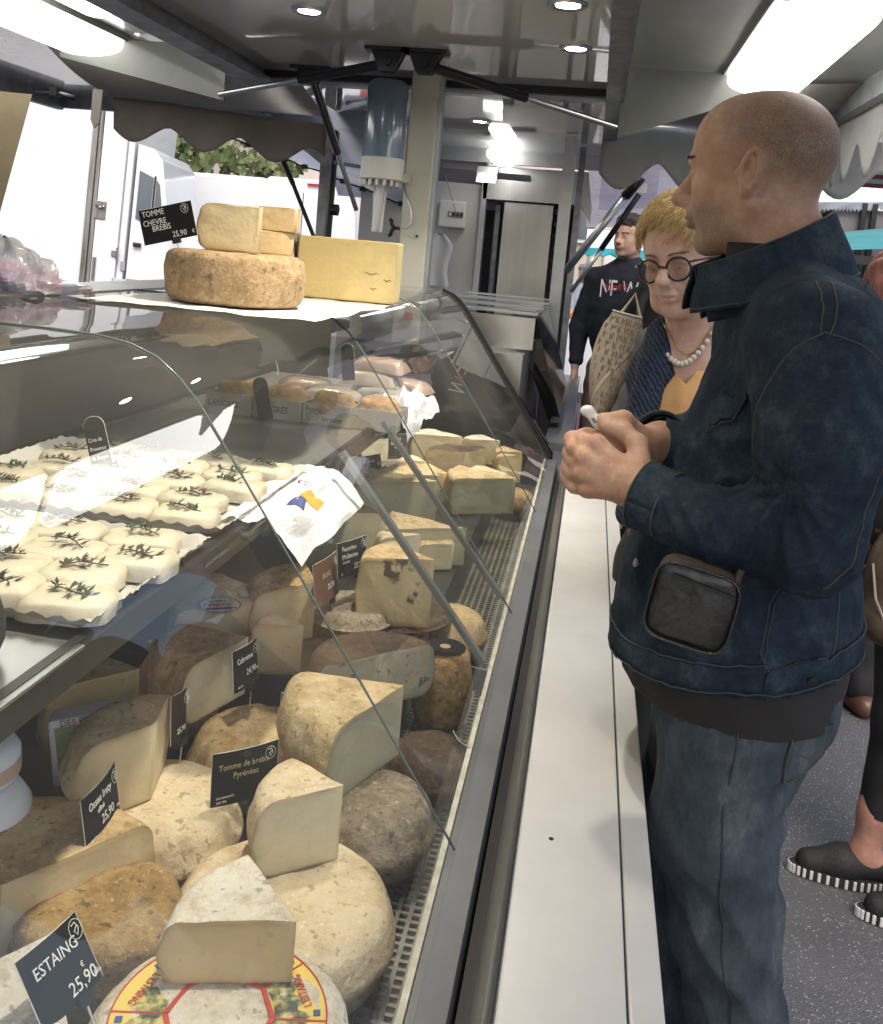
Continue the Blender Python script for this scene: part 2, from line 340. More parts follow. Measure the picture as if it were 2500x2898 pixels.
# paper towel dispenser on the post
t = thing('paper_dispenser', 'blue translucent paper towel dispenser with white base on the cream post', 'dispenser', (-.8, 3.4, 1.72))
BLUEP = mat('smoky_blue_plastic', (.16, .22, .3), .18, cols=[(.13, .19, .27), (.2, .26, .34)], scale=3, coat=.3)
MB().lathe([(.0, .42), (.055, .42), (.07, .41), (.075, .39), (.076, .18), (.078, .14)], n=32).build('cover', BLUEP, t, smooth=True)
q = MB().lathe([(.079, .145), (.079, .07), (.07, .065)], n=32)
for i in range(16):
    a = 2 * math.pi * i / 16; q.box((.07 * math.cos(a), .07 * math.sin(a), .055), (.01, .01, .02))
q.build('base_ring', mat('white_plastic', (.7, .69, .66), .4), t, auto=40)
MB().grid(lambda u, v: ((u - .5) * .06 * (1 - .3 * v), -.01 + .012 * math.sin(u * 9 + v * 3), .08 - v * .2), 8, 8).build('paper', mat('tissue', (.75, .75, .76), .9), t, smooth=True)
MB().poly([(.078, 0, .07), (.05, 0, .07), (.078, 0, .25)], (0, .01, 0)).box((.09, 0, .08), (.03, .02, .03)).build('bracket', CREAM, t)
MB().tube([(.085, -.01, .06), (.12, -.02, -.03), (.13, -.02, -.08), (.11, -.02, -.1), (.09, -.02, -.09)], .004, 6).build('hook', ALU, t, smooth=True)
# white towel hanging on the end wall
t = thing('towel', 'white towel hanging from a hook on the trailer end wall', 'towel', (-.985, 5.9, 1.46))
MB().grid(lambda u, v: ((u - .5) * (.06 + .1 * min(1, v * 5)) + .012 * math.sin(v * 7), -.02 * math.sin(u * 9) * (.3 + v), .2 - v * .33), 16, 14).build('cloth', mat('towel_cloth', (.74, .74, .75), .95, bump=.3, bscale=200), t, smooth=True)
MB().tube([(0, .02, .19), (0, -.01, .2), (0, 0, .235)], .005, 6).build('hook', ALU, t)
# ================================================================ DISPLAY CASE
# glass cross-section (x, z), the same along the whole counter
GP = [(-.09, .862), (-.15, .95), (-.21, 1.037), (-.27, 1.123), (-.33, 1.208), (-.375, 1.272), (-.405, 1.313), (-.432, 1.35), (-.458, 1.378), (-.487, 1.4), (-.52, 1.412), (-.56, 1.418), (-.62, 1.42), (-.9, 1.42)]
DC = thing('display_case', 'long refrigerated cheese counter with curved glass front and white ledge', 'display case', (-.4, 1.8, 0))
OFF = (-.4, 1.8, 0)
def D(mb, name, m, parent=None, **k):
    o = mb.build(name, m, DC if parent is None else parent, off=OFF, **k); return o
ys = [.262, 1.0135, 1.7690, 2.5325, 3.257]
for a, b in zip(ys[:-1], ys[1:]):
    q = MB(); k = 24
    q.grid(lambda u, v: (*(lambda i, f: (GP[i][0] * (1 - f) + GP[i + 1][0] * f, a + .0015 + (b - a - .003) * v, GP[i][1] * (1 - f) + GP[i + 1][1] * f))(min(int(u * 12.999), 12), u * 13 - min(int(u * 12.999), 12)),), 39, 3)
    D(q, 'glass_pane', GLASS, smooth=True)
EDGE = mat('glass_edge', (.10, .13, .12), .2)
for y in ys[1:4]:
    D(MB().tube([(x, y, z + .001) for x, z in GP], .0014, 6), 'glass_joint', EDGE, smooth=True)
fr = MB()
for (x0, z0), (x1, z1) in zip(GP[:-4], GP[1:-3]): fr.bar((x0, 3.275, z0), (x1, 3.275, z1), .022, .016, up=(0, 1, 0))
D(fr, 'end_frame', BLACKM)
fr = MB().poly([(x, 3.3, z - .02) for x, z in GP] + [(-.9, 3.3, .75), (-.09, 3.3, .75)], (0, .008, 0))
D(fr, 'end_glass', thin_glass('smoked_glass', (.75, .75, .76), 1.45))
# rail, seal strip, gutter, white ledge
Y0, Y1 = -.3, 3.29; YC = (Y0 + Y1) / 2; YL = Y1 - Y0
D(MB().poly([(-.098, Y0, .845), (-.098, Y0, .858), (-.062, Y0, .852), (-.058, Y0, .80), (-.098, Y0, .80)], (0, YL, 0)), 'front_rail', mat('rail_grey', (.19, .2, .215), .35, .6, cols=[(.17, .18, .19), (.22, .23, .245)], scale=6))
D(MB().box((-.1035, YC, .852), (.007, YL, .012)), 'seal_strip', mat('seal', (.55, .53, .44), .6, cols=[(.4, .37, .28), (.62, .6, .52)], scale=40))
D(MB().box((-.0485, YC, .80), (.016, YL, .04)), 'gutter', BLACK)
D(MB().poly([(-.041, Y0, .80), (-.041, Y0, .846), (-.03, Y0, .856), (-.022, Y0, .846), (-.022, Y0, .80)], (0, YL, 0)), 'ledge_trim', STEEL, auto=30)
LEDGE = mat('ledge_laminate', (.5, .5, .495), .2, cols=[(.46, .46, .455), (.52, .52, .515)], scale=5, coat=.25, bump=.015, bscale=40)
D(MB().box((.042, (-.3 + 2.98) / 2 + .13, .84), (.122, 3.28, .03), bev=.003), 'ledge_panel', LEDGE)
D(MB().box((.122, (-.3 + 2.98) / 2 + .13, .84), (.034, 3.28, .03), bev=.003), 'ledge_panel', LEDGE)
D(MB().box((.05, 3.135, .842), (.2, .045, .045)), 'ledge_end', ALUD)
D(MB().box((.06, 1.45, .79), (.13, 3.3, .05)).box((-.05, 1.45, .42), (.03, 3.6, .72)), 'front_panel', mat('counter_front', (.5, .5, .5), .4))
D(MB().cyl((.02, 1.08, .8545), (.02, 1.08, .8557), .003), 'ledge_speck', BLACK)
# deck: perforated grille near the glass, tray below, riser at the back
q = MB(); px = .0125
for i in range(int((3.2 + .2) / px)):
    y = -.2 + i * px; q.box((-.185, y, .772), (.165, .0045, .003))
for i in range(12): q.box((-.265 + i * .0145, 1.5, .7725), (.005, 3.4, .0035))
D(q, 'grille', mat('grille_metal', (.33, .32, .28), .35, .8, cols=[(.22, .21, .18), (.42, .41, .36)], scale=9))
D(MB().box((-.185, 1.5, .745), (.17, 3.45, .004)), 'drip_tray', mat('tray_metal', (.12, .1, .055), .3, .8))
D(MB().box((-.6, 1.5, .765), (.66, 3.45, .01)).box((-.12, 1.5, .58), (.03, 3.45, .33)), 'deck', mat('deck_dark', (.02, .02, .021), .3))
D(MB().box((-.57, 2.3, .815), (.68, 1.84, .088), bev=.005), 'riser', mat('riser_dark', (.028, .027, .026), .35))
D(MB().box((-.915, 1.5, 1.09), (.02, 3.5, .66)), 'back_panel', mat('back_dark', (.06, .055, .05), .25))
D(MB().box((-.915, 1.5, .4), (.03, 3.5, .7)), 'back_panel', ALUD)
# upper shelf
D(MB().box((-.66, 1.45, 1.158), (.46, 2.3, .008)), 'shelf', mat('shelf_metal', (.34, .32, .29), .3, .6, cols=[(.3, .28, .25), (.4, .38, .35)], scale=5))
D(MB().box((-.425, 1.45, 1.152), (.008, 2.3, .03)).box((-.432, 1.45, 1.167), (.01, 2.3, .004)), 'shelf_edge', mat('shelf_edge', (.05, .048, .044), .35, .5))
_rf = thin_glass('rail_film', (.8, .82, .9), 1.6)
for y, w in ((1.2, .35), (2.1, .4)): D(MB().box((-.42, y, 1.155), (.003, w, .012)), 'price_rail', _rf)
for y in (1.45, 1.75):
    D(MB().bar((-.372, y, 1.215), (-.112, y, .9), .009, .016, up=(0, 1, 0)), 'support_bar', mat('bar_grey', (.2, .215, .21), .4, .5))
# ================================================================ CHEESES
def rind(name, cols, bump=.7, scale=14, rough=.8, bscale=60, ramp=(.36, .64), **k): return mat(name, cols[0], rough, cols=cols, scale=scale * 1.3, bump=min(1, bump * 1.4), bscale=bscale, ramp=ramp, nr=.78, detail=10, bdist=.009, speck=((95, .6, tuple(x * .55 for x in cols[0]), .7), (130, .63, tuple(min(.8, x * 1.35) for x in cols[-1]), .6), (26, .6, tuple(x * .75 for x in cols[0]), .45)), **k)
RD = dict(
 tan=rind('rind_tan', [(.38, .26, .13), (.54, .41, .23), (.65, .53, .34)]),
 pale=rind('rind_pale', [(.5, .38, .22), (.66, .54, .36), (.72, .63, .46)], bump=.45, scale=9),
 white=rind('rind_white', [(.5, .4, .28), (.74, .68, .56), (.8, .76, .66)], bump=.6, scale=18),
 brown=rind('rind_brown', [(.2, .12, .04), (.36, .23, .09), (.5, .36, .17)], bump=1.0, scale=16, bscale=45),
 grey=rind('rind_grey', [(.16, .12, .08), (.3, .25, .18), (.44, .38, .28)], bump=.8, scale=12),
 dark=rind('rind_dark', [(.035, .02, .012), (.075, .045, .025), (.13, .09, .055)], bump=.7, scale=12),
 orange=rind('rind_orange', [(.42, .25, .1), (.6, .43, .22), (.7, .56, .35)], bump=.7, scale=14, stretch=(1, 1, .6)),
 crust=rind('rind_crust', [(.22, .14, .06), (.34, .23, .12), (.45, .33, .19)], bump=1.3, scale=22, bscale=55),
 wash=rind('rind_wash', [(.4, .2, .06), (.6, .36, .13), (.72, .5, .22)], bump=1.0, scale=18, bscale=50),
 black=rind('rind_black', [(.015, .014, .013), (.04, .037, .033), (.09, .085, .075)], bump=.9, scale=20),
)
def paste(name, c, edge, bump=.15, spots=None, sub=.08):
    d = tuple(x * .9 for x in c)
    m = mat(name, c, .5, cols=[tuple(x * .82 for x in c), d, c], scale=11, bump=bump * 2.2, bscale=90, attr=('edge', edge), sub=sub, nr=.7, detail=10, speck=((70, .66, tuple(x * .62 for x in c), .6), (9, .58, tuple(min(.85, x * 1.06) for x in c), .5)))
    if spots:   # veins / holes of the paste itself
        n = m.node_tree.nodes; l = m.node_tree.links; b = n['Principled BSDF']
        tc = n.new('ShaderNodeTexCoord'); v = n.new('ShaderNodeTexNoise'); v.inputs['Scale'].default_value = spots[0]; v.inputs['Detail'].default_value = 3
        l.new(tc.outputs['Object'], v.inputs[0]); r = n.new('ShaderNodeValToRGB')
        r.color_ramp.elements[0].position = spots[1]; r.color_ramp.elements[1].position = spots[1] + .06
        r.color_ramp.elements[0].color = (0, 0, 0, 1); r.color_ramp.elements[1].color = (1, 1, 1, 1)
        l.new(v.outputs[0], r.inputs[0]); x = n.new('ShaderNodeMix'); x.data_type = 'RGBA'
        src = b.inputs['Base Color'].links[0].from_socket; l.new(r.outputs[0], x.inputs[0]); l.new(src, x.inputs[6]); x.inputs[7].default_value = (*spots[2], 1)
        l.new(x.outputs[2], b.inputs['Base Color'])
    return m
PS = dict(
 cream=paste('paste_cream', (.78, .66, .41), (.42, .29, .13)), pale=paste('paste_pale', (.76, .67, .45), (.4, .33, .19)),
 white=paste('paste_white', (.8, .73, .54), (.5, .42, .26)), yellow=paste('paste_yellow', (.8, .64, .3), (.62, .45, .17)),
 tan=paste('paste_tan', (.64, .49, .27), (.36, .24, .1)), green=paste('paste_green', (.58, .54, .37), (.3, .26, .15)),
 blue=paste('paste_blue', (.42, .42, .32), (.2, .2, .15), spots=(60, .6, (.08, .1, .1))),
 vein=paste('paste_vein', (.7, .58, .34), (.5, .34, .12), spots=(26, .6, (.1, .065, .04))),
 orange=paste('paste_orange', (.82, .58, .25), (.6, .3, .1)))
EDGEH = .12
def _disp(v, amp, s, seed):
    p = Vector(v); k = noise.noise(p * s + Vector((seed, seed * 2.3, seed * .7))) + .5 * noise.noise(p * s * 2.7 + Vector((seed * 3, 0, seed)))
    return k * amp
def profile(R, h, rr, bulge=.012):
    q = R - rr; pr = [(0, 0), (q * .35, 0), (q * .7, 0), (q, 0)]
    for i in range(1, 5): a = math.pi / 2 * i / 4; pr.append((R - rr + rr * math.sin(a), rr - rr * math.cos(a)))
    for i in range(1, 4): f = i / 4; pr.append((R + bulge * math.sin(f * math.pi), rr + (h - 2 * rr) * f))
    for i in range(0, 5): a = math.pi / 2 * i / 4; pr.append((R - rr + rr * math.cos(a), h - rr + rr * math.sin(a)))
    return pr + [(q * .85, h), (q * .7, h), (q * .5, h), (q * .25, h), (0, h)]
def wheel(label, c, R, h, kind, amp=.003, rr=None, cat='cheese', group=None, name='round_cheese', bulge=.006, tilt=(0, 0)):
    t = thing(name, label, cat, c, 0, group); rr = rr or h * .3; sd = c[0] * 31 + c[1] * 17
    t.rotation_euler = (tilt[0], tilt[1], 0)
    pr = profile(R, h, rr, bulge); n = 56; vs = []; fs = []; m = len(pr)
    for i in range(n):
        a = 2 * math.pi * i / n; wob = 1 + .012 * noise.noise(Vector((math.cos(a) * 1.3 + sd, math.sin(a) * 1.3, 0)))
        for r, z in pr:
            v = Vector((r * wob * math.cos(a), r * wob * math.sin(a), z)); k = _disp(v, amp, 22, sd)
            wr = min(1, max(0, (r - R + rr * 1.6) / (rr * 1.6))); wt = min(1, max(0, (z - h + rr) / rr)); d = Vector((v.x, v.y, 0)) * (wr / max(.02, R)) + Vector((0, 0, wt))
            vs.append(v + d * k)
    for i in range(n):
        for j in range(m - 1): fs.append((i * m + j, ((i + 1) % n) * m + j, ((i + 1) % n) * m + j + 1, i * m + j + 1))
    o = MB(); o.add(vs, fs); o.build('rind', RD[kind], t, smooth=True)
    return t
def cut(label, A, E, z, h, span, kind, pk, name='cheese_wedge', cat='cheese', rr=None, amp=.002, group=None, bulge=.005, tilt=0):
    """a sector of a wheel: apex A, first cut face runs from A to E, sector turns by span (signed degrees)"""
    A = Vector((A[0], A[1], z)); E = Vector((E[0], E[1], z)); R = (E - A).length; a0 = math.atan2(E.y - A.y, E.x - A.x); sp = R_(span)
    t = thing(name, label, cat, A, 0, group); rr = rr or h * .22; sd = A.x * 37 + A.y * 11
    t.rotation_euler = (0, tilt, 0)
    pr = profile(R, h, rr, bulge); n = max(8, int(abs(span) / 4)); m = len(pr); vs = []; fs = []
    for i in range(n + 1):
        a = a0 + sp * i / n
        for r, zz in pr:
            v = Vector((r * math.cos(a), r * math.sin(a), zz)); k = _disp(v, amp, 28, sd)
            v += Vector((math.cos(a), math.sin(a), 0)) * k * min(1, max(0, (r - R + rr * 1.6) / (rr * 1.6)))
            v.z += k * min(1, max(0, (zz - h + rr) / rr))
            vs.append(v)
    for i in range(n):
        for j in range(m - 1): fs.append((i * m + j, (i + 1) * m + j, (i + 1) * m + j + 1, i * m + j + 1))
    MB().add(vs, fs).build('rind', RD[kind], t, smooth=True)
    # cut faces, a grid drawn in from the outline
    fv = []; ff = []; ed = []
    for e, i in enumerate((0, n)):
        ring = [Vector(vs[i * m + j]) for j in range(m)]
        cen = sum(ring, Vector()) / m; b = len(fv)
        nrm = Vector((-math.sin(a0 + sp * i / n), math.cos(a0 + sp * i / n), 0)) * (-1 if (e == 0) == (sp > 0) else 1)
        ks = (0, .04, .1, .22, .4, .65, 1)
        for q, kk in enumerate(ks[:-1]):
            for j in range(m):
                p = ring[j].lerp(cen, kk); s_ = (0 if q == 0 else .0006) + (_disp(p, .0016, 45, sd + e) if q else 0)
                if ring[j].xy.length < R * .05:   # the apex edge carries no rind
                    ed.append(0)
                else: ed.append((1, .75, .45, .2, .06, 0)[q])
                fv.append(p - nrm * (.0004 if q == 0 else 0) + nrm * s_ * (0 if q == 0 else 1))
        fv.append(cen); ed.append(0); last = len(fv) - 1
        for q in range(len(ks) - 2):
            for j in range(m - 1):
                ff.append((b + q * m + j, b + q * m + j + 1, b + (q + 1) * m + j + 1, b + (q + 1) * m + j))
            ff.append((b + q * m + m - 1, b + q * m, b + (q + 1) * m, b + (q + 1) * m + m - 1))
        q = len(ks) - 2
        for j in range(m): ff.append((b + q * m + j, b + q * m + (j + 1) % m, last))
    o = MB().add(fv, ff).build('cut_face', PS[pk], t, smooth=True)
    at = o.data.attributes.new('edge', 'FLOAT', 'POINT'); at.data.foreach_set('value', ed)
    return t

ZD, ZR = .774, .86
# --- wheels and the wedges standing on them, from the glass joint towards the far end
estaing = wheel('white-rinded cheese wheel with yellow and red printed paper label', (-.24, .672, ZD), .111, .136, 'white', rr=.03)
wheel('large smooth pale cheese wheel with a cut wedge standing on it beside the grille', (-.257, .9, ZD), .117, .086, 'pale', rr=.03)
wheel('rough brown crusty cheese wheel behind the handwritten chalk sign', (-.425, .82, ZD), .083, .1, 'brown', amp=.005, rr=.022)
wheel('pale smooth cheese wheel under the tall half wedge with the Ossau sign', (-.455, 1.015, ZD), .096, .094, 'pale', rr=.034)
wheel('orange-brown cheese wheel under the wedge with the Cabretou sign', (-.40, 1.2, ZD), .088, .094, 'orange', rr=.034)
wheel('grey-brown mouldy cheese wheel at the grille under a grey-green half wheel', (-.205, 1.095, ZD), .076, .094, 'grey', rr=.03, amp=.004)
wheel('small dark brown cheese wheel at the grille', (-.16, 1.262, ZD), .06, .075, 'dark', rr=.03)
cut('golden cut wedge lying on the wheel with the yellow label', (-.194, .722), (-.3, .69), .911, .058, -62, 'white', 'tan')
cut('thick cream wedge standing on the large smooth pale wheel', (-.216, .963), (-.293, .9), .861, .088, -68, 'pale', 'pale', rr=.024)
cut('tall pale half wheel standing on the pale wheel beside the Ossau sign', (-.458, .995), (-.51, .91), .869, .096, -135, 'tan', 'cream', rr=.032)
cut('brown-rinded wedge with charred rim behind the Cabretou sign', (-.449, 1.28), (-.492, 1.15), .87, .088, -80, 'orange', 'white', rr=.03)
cut('large half wheel with beige rind and grey-green cut face', (-.194, 1.185), (-.252, 1.035), .869, .1, -66, 'tan', 'green', rr=.03)
# --- left end
cut('big flat cut of holed cheese with golden rind at the left end of the deck', (-.5, .765), (-.41, .9), .79, .12, 75, 'orange', 'cream', rr=.02)
cut('cut cheese with spotted white mouldy rind above the chalk sign', (-.405, .69), (-.49, .57), .86, .075, 75, 'white', 'pale', rr=.02)
wheel('small white bloomy cheese beside the handwritten chalk sign', (-.44, .575, ZD), .055, .1, 'white', rr=.03)
# --- behind, on the riser
cut('short pale wedge with straw-coloured top behind the Cabretou sign', (-.396, 1.385), (-.472, 1.362), ZR, .083, -42, 'pale', 'cream', rr=.012)
lab = cut('cut wheel with round red and white printed label on its top', (-.47, 1.475), (-.60, 1.36), ZR, .085, -70, 'pale', 'cream', rr=.016)
wheel('round tan cheese under the short pale wedge', (-.33, 1.43, ZR), .05, .03, 'tan', rr=.014)
cut('half wheel with wrinkled brown top behind the printed label', (-.42, 1.53), (-.5, 1.44), ZR, .1, -110, 'brown', 'cream', rr=.02)
wheel('flat stone-grey cheese wheel beside the veined block', (-.37, 1.6, ZR), .075, .045, 'grey', rr=.02)
cut('half wheel with dark rind and blue-speckled grey-green cut face', (-.257, 1.318), (-.33, 1.245), ZR - .005, .085, -180, 'dark', 'blue', rr=.02).location.z = ZR
wheel('tall brown cylinder cheese with a dark label on top beside the grille', (-.178, 1.475, ZD), .045, .128, 'brown', rr=.016)
cut('tall block of cheese with dark truffle veins wrapped in film', (-.226, 1.6), (-.352, 1.562), ZR + .02, .125, -58, 'orange', 'vein', rr=.012)
wheel('brown cheese wheel under the tall veined block', (-.3, 1.68, ZR), .1, .02, 'dark', rr=.008)
cut('large dark-rinded wedge with blue veins behind the brown price sign', (-.38, 1.9), (-.54, 1.84), ZR, .13, -55, 'dark', 'green', rr=.02)
wheel('waxy brown cheese wheel beside the grille near the far glass joint', (-.2, 1.73, ZD), .065, .09, 'orange', rr=.03)
# --- far end of the deck
far = [('big pale-green wedge with flat top', (-.33, 2.28), (-.52, 2.14), .12, -50, 'tan', 'green'),
 ('flat beige wedge in front of the big pale-green wedge', (-.22, 2.02), (-.4, 1.93), .085, -45, 'tan', 'green'),
 ('wedge with yellow-green mottled top behind the support bar', (-.345, 2.42), (-.5, 2.36), .1, -70, 'tan', 'green'),
 ('long olive wedge with rough brown top near the rail', (-.15, 2.5), (-.31, 2.4), .1, -55, 'tan', 'green'),
 ('small wedge with folded white paper on its top', (-.18, 2.66), (-.3, 2.62), .07, -60, 'pale', 'pale'),
 ('orange-rinded cut cheese with melting yellow face', (-.36, 2.66), (-.56, 2.6), .05, -70, 'orange', 'orange'),
 ('dark crusted round cheese cut open behind the orange one', (-.33, 2.86), (-.46, 2.84), .075, -120, 'dark', 'tan'),
 ('soft pale cheese slab with white crinkled rind', (-.37, 3.02), (-.53, 2.98), .09, -50, 'white', 'cream'),
 ('second soft pale slab with scalloped paper edge', (-.25, 3.06), (-.37, 3.03), .085, -60, 'white', 'cream'),
 ('little golden cheese piece at the smoked end glass', (-.17, 3.0), (-.25, 2.96), .07, -60, 'tan', 'tan')]
far += [('narrow cream wedge standing between the dark-veined wedge and the support bar', (-.3, 1.88), (-.37, 1.82), .1, -40, 'pale', 'white'), ('small brown-rinded wedge beside the flat beige wedge', (-.42, 2.08), (-.5, 2.03), .07, -80, 'crust', 'cream'),
 ('white log cheese end beside the long olive wedge', (-.26, 2.62), (-.33, 2.6), .05, -170, 'white', 'white'), ('half round cheese with grey rind behind the mottled-top wedge', (-.5, 2.56), (-.58, 2.5), .075, -175, 'grey', 'cream'), ('thin yellow slice leaning near the rail end', (-.16, 2.86), (-.23, 2.82), .085, -25, 'orange', 'yellow'),
 ('dark ash-rinded wedge beside the soft pale slab', (-.6, 2.95), (-.68, 2.9), .07, -70, 'black', 'white'), ('square cream piece in front of the dark crusted round', (-.44, 2.74), (-.52, 2.72), .06, -60, 'pale', 'cream'), ('tan rinded quarter wheel beyond the waxy brown wheel', (-.24, 1.98), (-.31, 1.94), .06, -95, 'tan', 'pale')]
for lb, a, e, h, sp, k, p in far: cut(lb, a, e, ZR, h, sp, k, p, rr=.012, amp=.004)
wheel('brown cheese wheel under the small wedge with folded paper', (-.17, 2.78, ZD), .06, .08, 'crust', rr=.02)
# --- on the glass top
cr = wheel('large crusty brown cheese wheel on top of the glass counter', (-.628, 1.6, 1.427), .121, .089, 'crust', amp=.0035, rr=.018, bulge=.004)
cut('thick wedge with pale cut face standing on the crusty wheel', (-.585, 1.6), (-.70, 1.592), 1.517, .082, -48, 'crust', 'cream', rr=.02)
cut('small grey-rinded cheese piece behind the wedge on the crusty wheel', (-.545, 1.66), (-.605, 1.64), 1.517, .042, -80, 'grey', 'tan', rr=.008)
cut('upper grey-rinded piece stacked behind the wedge on the crusty wheel', (-.54, 1.655), (-.615, 1.65), 1.5595, .044, -80, 'grey', 'tan', rr=.008)
# the yellow block: a slab with a grey concave rind on one side
t = thing('cheese_block', 'large yellow cheese block with grey rind side standing on the glass top', 'cheese', (-.53, 2.02, 1.427), R_(4))
W, Dp, Hh = .215, .1, .132
def yb(u, v):    # front and right faces wrapped as one skin
    return None
q = MB().box((0, 0, Hh / 2), (W, Dp, Hh), bev=.004); o = q.build('paste', PS['yellow'], t, smooth=False)
at = o.data.attributes.new('edge', 'FLOAT', 'POINT'); at.data.foreach_set('value', [(.7 if v.co.x < -W * .44 else 0) + (.35 if v.co.z > Hh * .97 else 0) for v in o.data.vertices])
MB().grid(lambda u, v: (-W / 2 - .004 - .016 * abs(v - .45) ** 1.3 * 2 + .002 * nz((u * 4, v * 9, 3)), (u - .5) * (Dp + .002) - .002, v * (Hh + .002)), 8, 12).grid(lambda u, v: (-W / 2 - .001, (u - .5) * Dp, v * Hh), 2, 2).build('rind', RD['grey'], t, smooth=True)
q = MB()
for z0, x0, x1, yy in ((.062, .04, .075, 0), (.05, .082, .1, 0), (.03, .055, .07, 0)):
    q.tube([(x0 + (x1 - x0) * i / 6, -Dp / 2 - .0003, z0 + .002 * math.sin(i * 1.7)) for i in range(7)], .0009, 5, taper=lambda s: .3 + math.sin(s * 3.1))
q.build('crack', mat('crack_dark', (.25, .16, .06), .8), t)
# paper under them
PAPER = mat('paper', (.72, .72, .7), .7, cols=[(.66, .66, .64), (.76, .76, .74)], scale=6, bump=.2, bscale=25)
t = thing('wrapping_paper', 'crumpled white paper sheet spread under the cheeses on the glass top', 'paper', (-.62, 1.72, 1.4225))
MB().grid(lambda u, v: ((u - .5) * .4 + .02 * nz((u * 5, v * 5, 1)), (v - .5) * .62 + .02 * nz((v * 6, u * 6, 5)), .0022 + .002 * nz((u * 9, v * 9, 2))), 24, 30).build('sheet', PAPER, t, smooth=True)
# ================================================================ AWNINGS
def cloth(name, base, dark, rough=.85, tr=.4):
    m = mat(name, base, rough, cols=[dark, base], scale=3.5, bump=.3, bscale=10, ramp=(.3, .62), nr=.7, detail=9, speck=((7, .62, tuple(x * .7 for x in dark), .5),))
    n = m.node_tree.nodes; l = m.node_tree.links; b = n['Principled BSDF']; t = n.new('ShaderNodeBsdfTranslucent'); x = n.new('ShaderNodeMixShader'); x.inputs[0].default_value = tr
    l.new(b.inputs['Base Color'].links[0].from_socket, t.inputs[0]); l.new(b.outputs[0], x.inputs[1]); l.new(t.outputs[0], x.inputs[2]); l.new(x.outputs[0], n['Material Output'].inputs[0]); return m
TAUPE = cloth('canvas_taupe', (.36, .32, .28), (.26, .23, .2), tr=.3); TAUPE2 = cloth('canvas_light', (.6, .56, .52), (.46, .43, .4), tr=.45); CANV = cloth('canvas_grey', (.6, .6, .57), (.48, .48, .46), tr=.4)
BLUEC = cloth('canvas_blue_grey', (.58, .6, .66), (.48, .5, .56), tr=.5); MAUVE = cloth('canvas_mauve', (.5, .47, .5), (.36, .34, .38), tr=.5)
def scallop(a, b, drop, n, amp, m, parent, name='valance', pointed=.5, wob=.012):
    """cloth strip hanging from line a-b with a scalloped lower edge"""
    a = Vector(a); b = Vector(b); d = b - a; side = Vector((-d.y, d.x, 0)).normalized()
    def f(u, v):
        s = abs(math.sin(math.pi * n * u + .6)); e = drop - amp * (1 - s ** (1 + pointed))
        return a + d * u + Vector((0, 0, -e * v)) + side * wob * math.sin(u * 17 + v * 2) * v
    o = MB().grid(f, 12 * n, 8).build(name, m, parent, smooth=True)
    so = o.modifiers.new('thick', 'SOLIDIFY'); so.thickness = .002
    return o
t = thing('taupe_awning', 'brown-grey canvas awning with wavy scalloped edge in front of the white trucks', 'awning', (0, 0, 0))
MB().grid(lambda u, v: (-2.32 + u * 1.07, 3.62 + v * .62, 2.27 - .045 * u - (.135 - .02 * u) * v - .03 * math.sin(math.pi * v) ), 16, 8).build('canopy', TAUPE2, t, smooth=True)
scallop((-2.32, 4.24, 2.14), (-1.27, 4.24, 2.075), .2, 3, .09, TAUPE, t)
t = thing('blue_grey_awning', 'pale blue-grey tarpaulin with roped edge sloping over the white vans', 'awning')
P4 = [Vector(p) for p in ((-3.3, 6.0, 2.42), (-1.2, 6.0, 1.82), (-1.0, 4.5, 2.2), (-2.6, 4.3, 2.35))]
MB().grid(lambda u, v: P4[0].lerp(P4[1], u).lerp(P4[3].lerp(P4[2], u), v) + Vector((0, 0, .02 * math.sin(u * 12) * v)), 24, 8).build('canopy', BLUEC, t, smooth=True)
q = MB().tube([P4[0].lerp(P4[1], i / 20) + Vector((0, -.02, -.008 - .006 * math.sin(i * 2.1))) for i in range(21)], .006, 6)
q.build('rope', BLACK, t)
for i in range(16): MB().box(P4[0].lerp(P4[1], (i + .5) / 16) + Vector((0, -.02, -.01)), (.035, .03, .03)).build('rope_clip', BLACKM, t)
MB().grid(lambda u, v: (-1.75 + u * 1.3, 6.2 - v * .3, 1.86 - .02 * u + v * .22), 8, 3).build('side_sheet', MAUVE, t, smooth=True)
t = thing('canvas_curtain', 'tan canvas side curtain hanging at the left edge of the roof wing', 'curtain', (-2.3, 3.2, 1.0))
MB().grid(lambda u, v: (-.5 + u * (.44 + .26 * v), .05 * math.sin(u * 8), v * .99), 10, 8).build('cloth', cloth('canvas_tan', (.36, .29, .18), (.27, .21, .13)), t, smooth=True)
t = thing('canvas_clamp', 'black clamp rod hanging under the left roof wing beside the curtain', 'clamp', (-2.06, 3.3, 2.0))
MB().tube([(-.06, 0, 0), (.04, 0, .005), (.1, 0, -.008)], .009, 8).build('rod', BLACKM, t, smooth=True)
MB().box((.02, 0, .012), (.03, .03, .03)).build('clip', BLACKM, t)
MB().poly([(.17, 0, .03), (.21, 0, .03), (.2, 0, -.09), (.18, 0, -.11), (.165, 0, -.08)], (0, .008, 0)).build('strap', TAUPE, t)
t = thing('awning_stand', 'grey and black telescopic awning post behind the cream trailer post', 'post', (-1.49, 5.0, 0))
MB().box((0, 0, 1.1), (.05, .05, 2.3)).build('post', ALUD, t)
MB().bar((.06, -.03, 2.3), (.05, -.03, 1.4), .035, .02).build('slide', BLACKM, t)
MB().cyl((.06, -.05, 1.72), (.1, -.05, 1.72), .03).build('knob', BLACKM, t)
MB().cyl((-.3, -.02, 2.08), (-.17, -.02, 1.84), .014).cyl((-.17, -.02, 1.84), (-.03, -.02, 1.56), .011).build('brace', BLACKM, t)
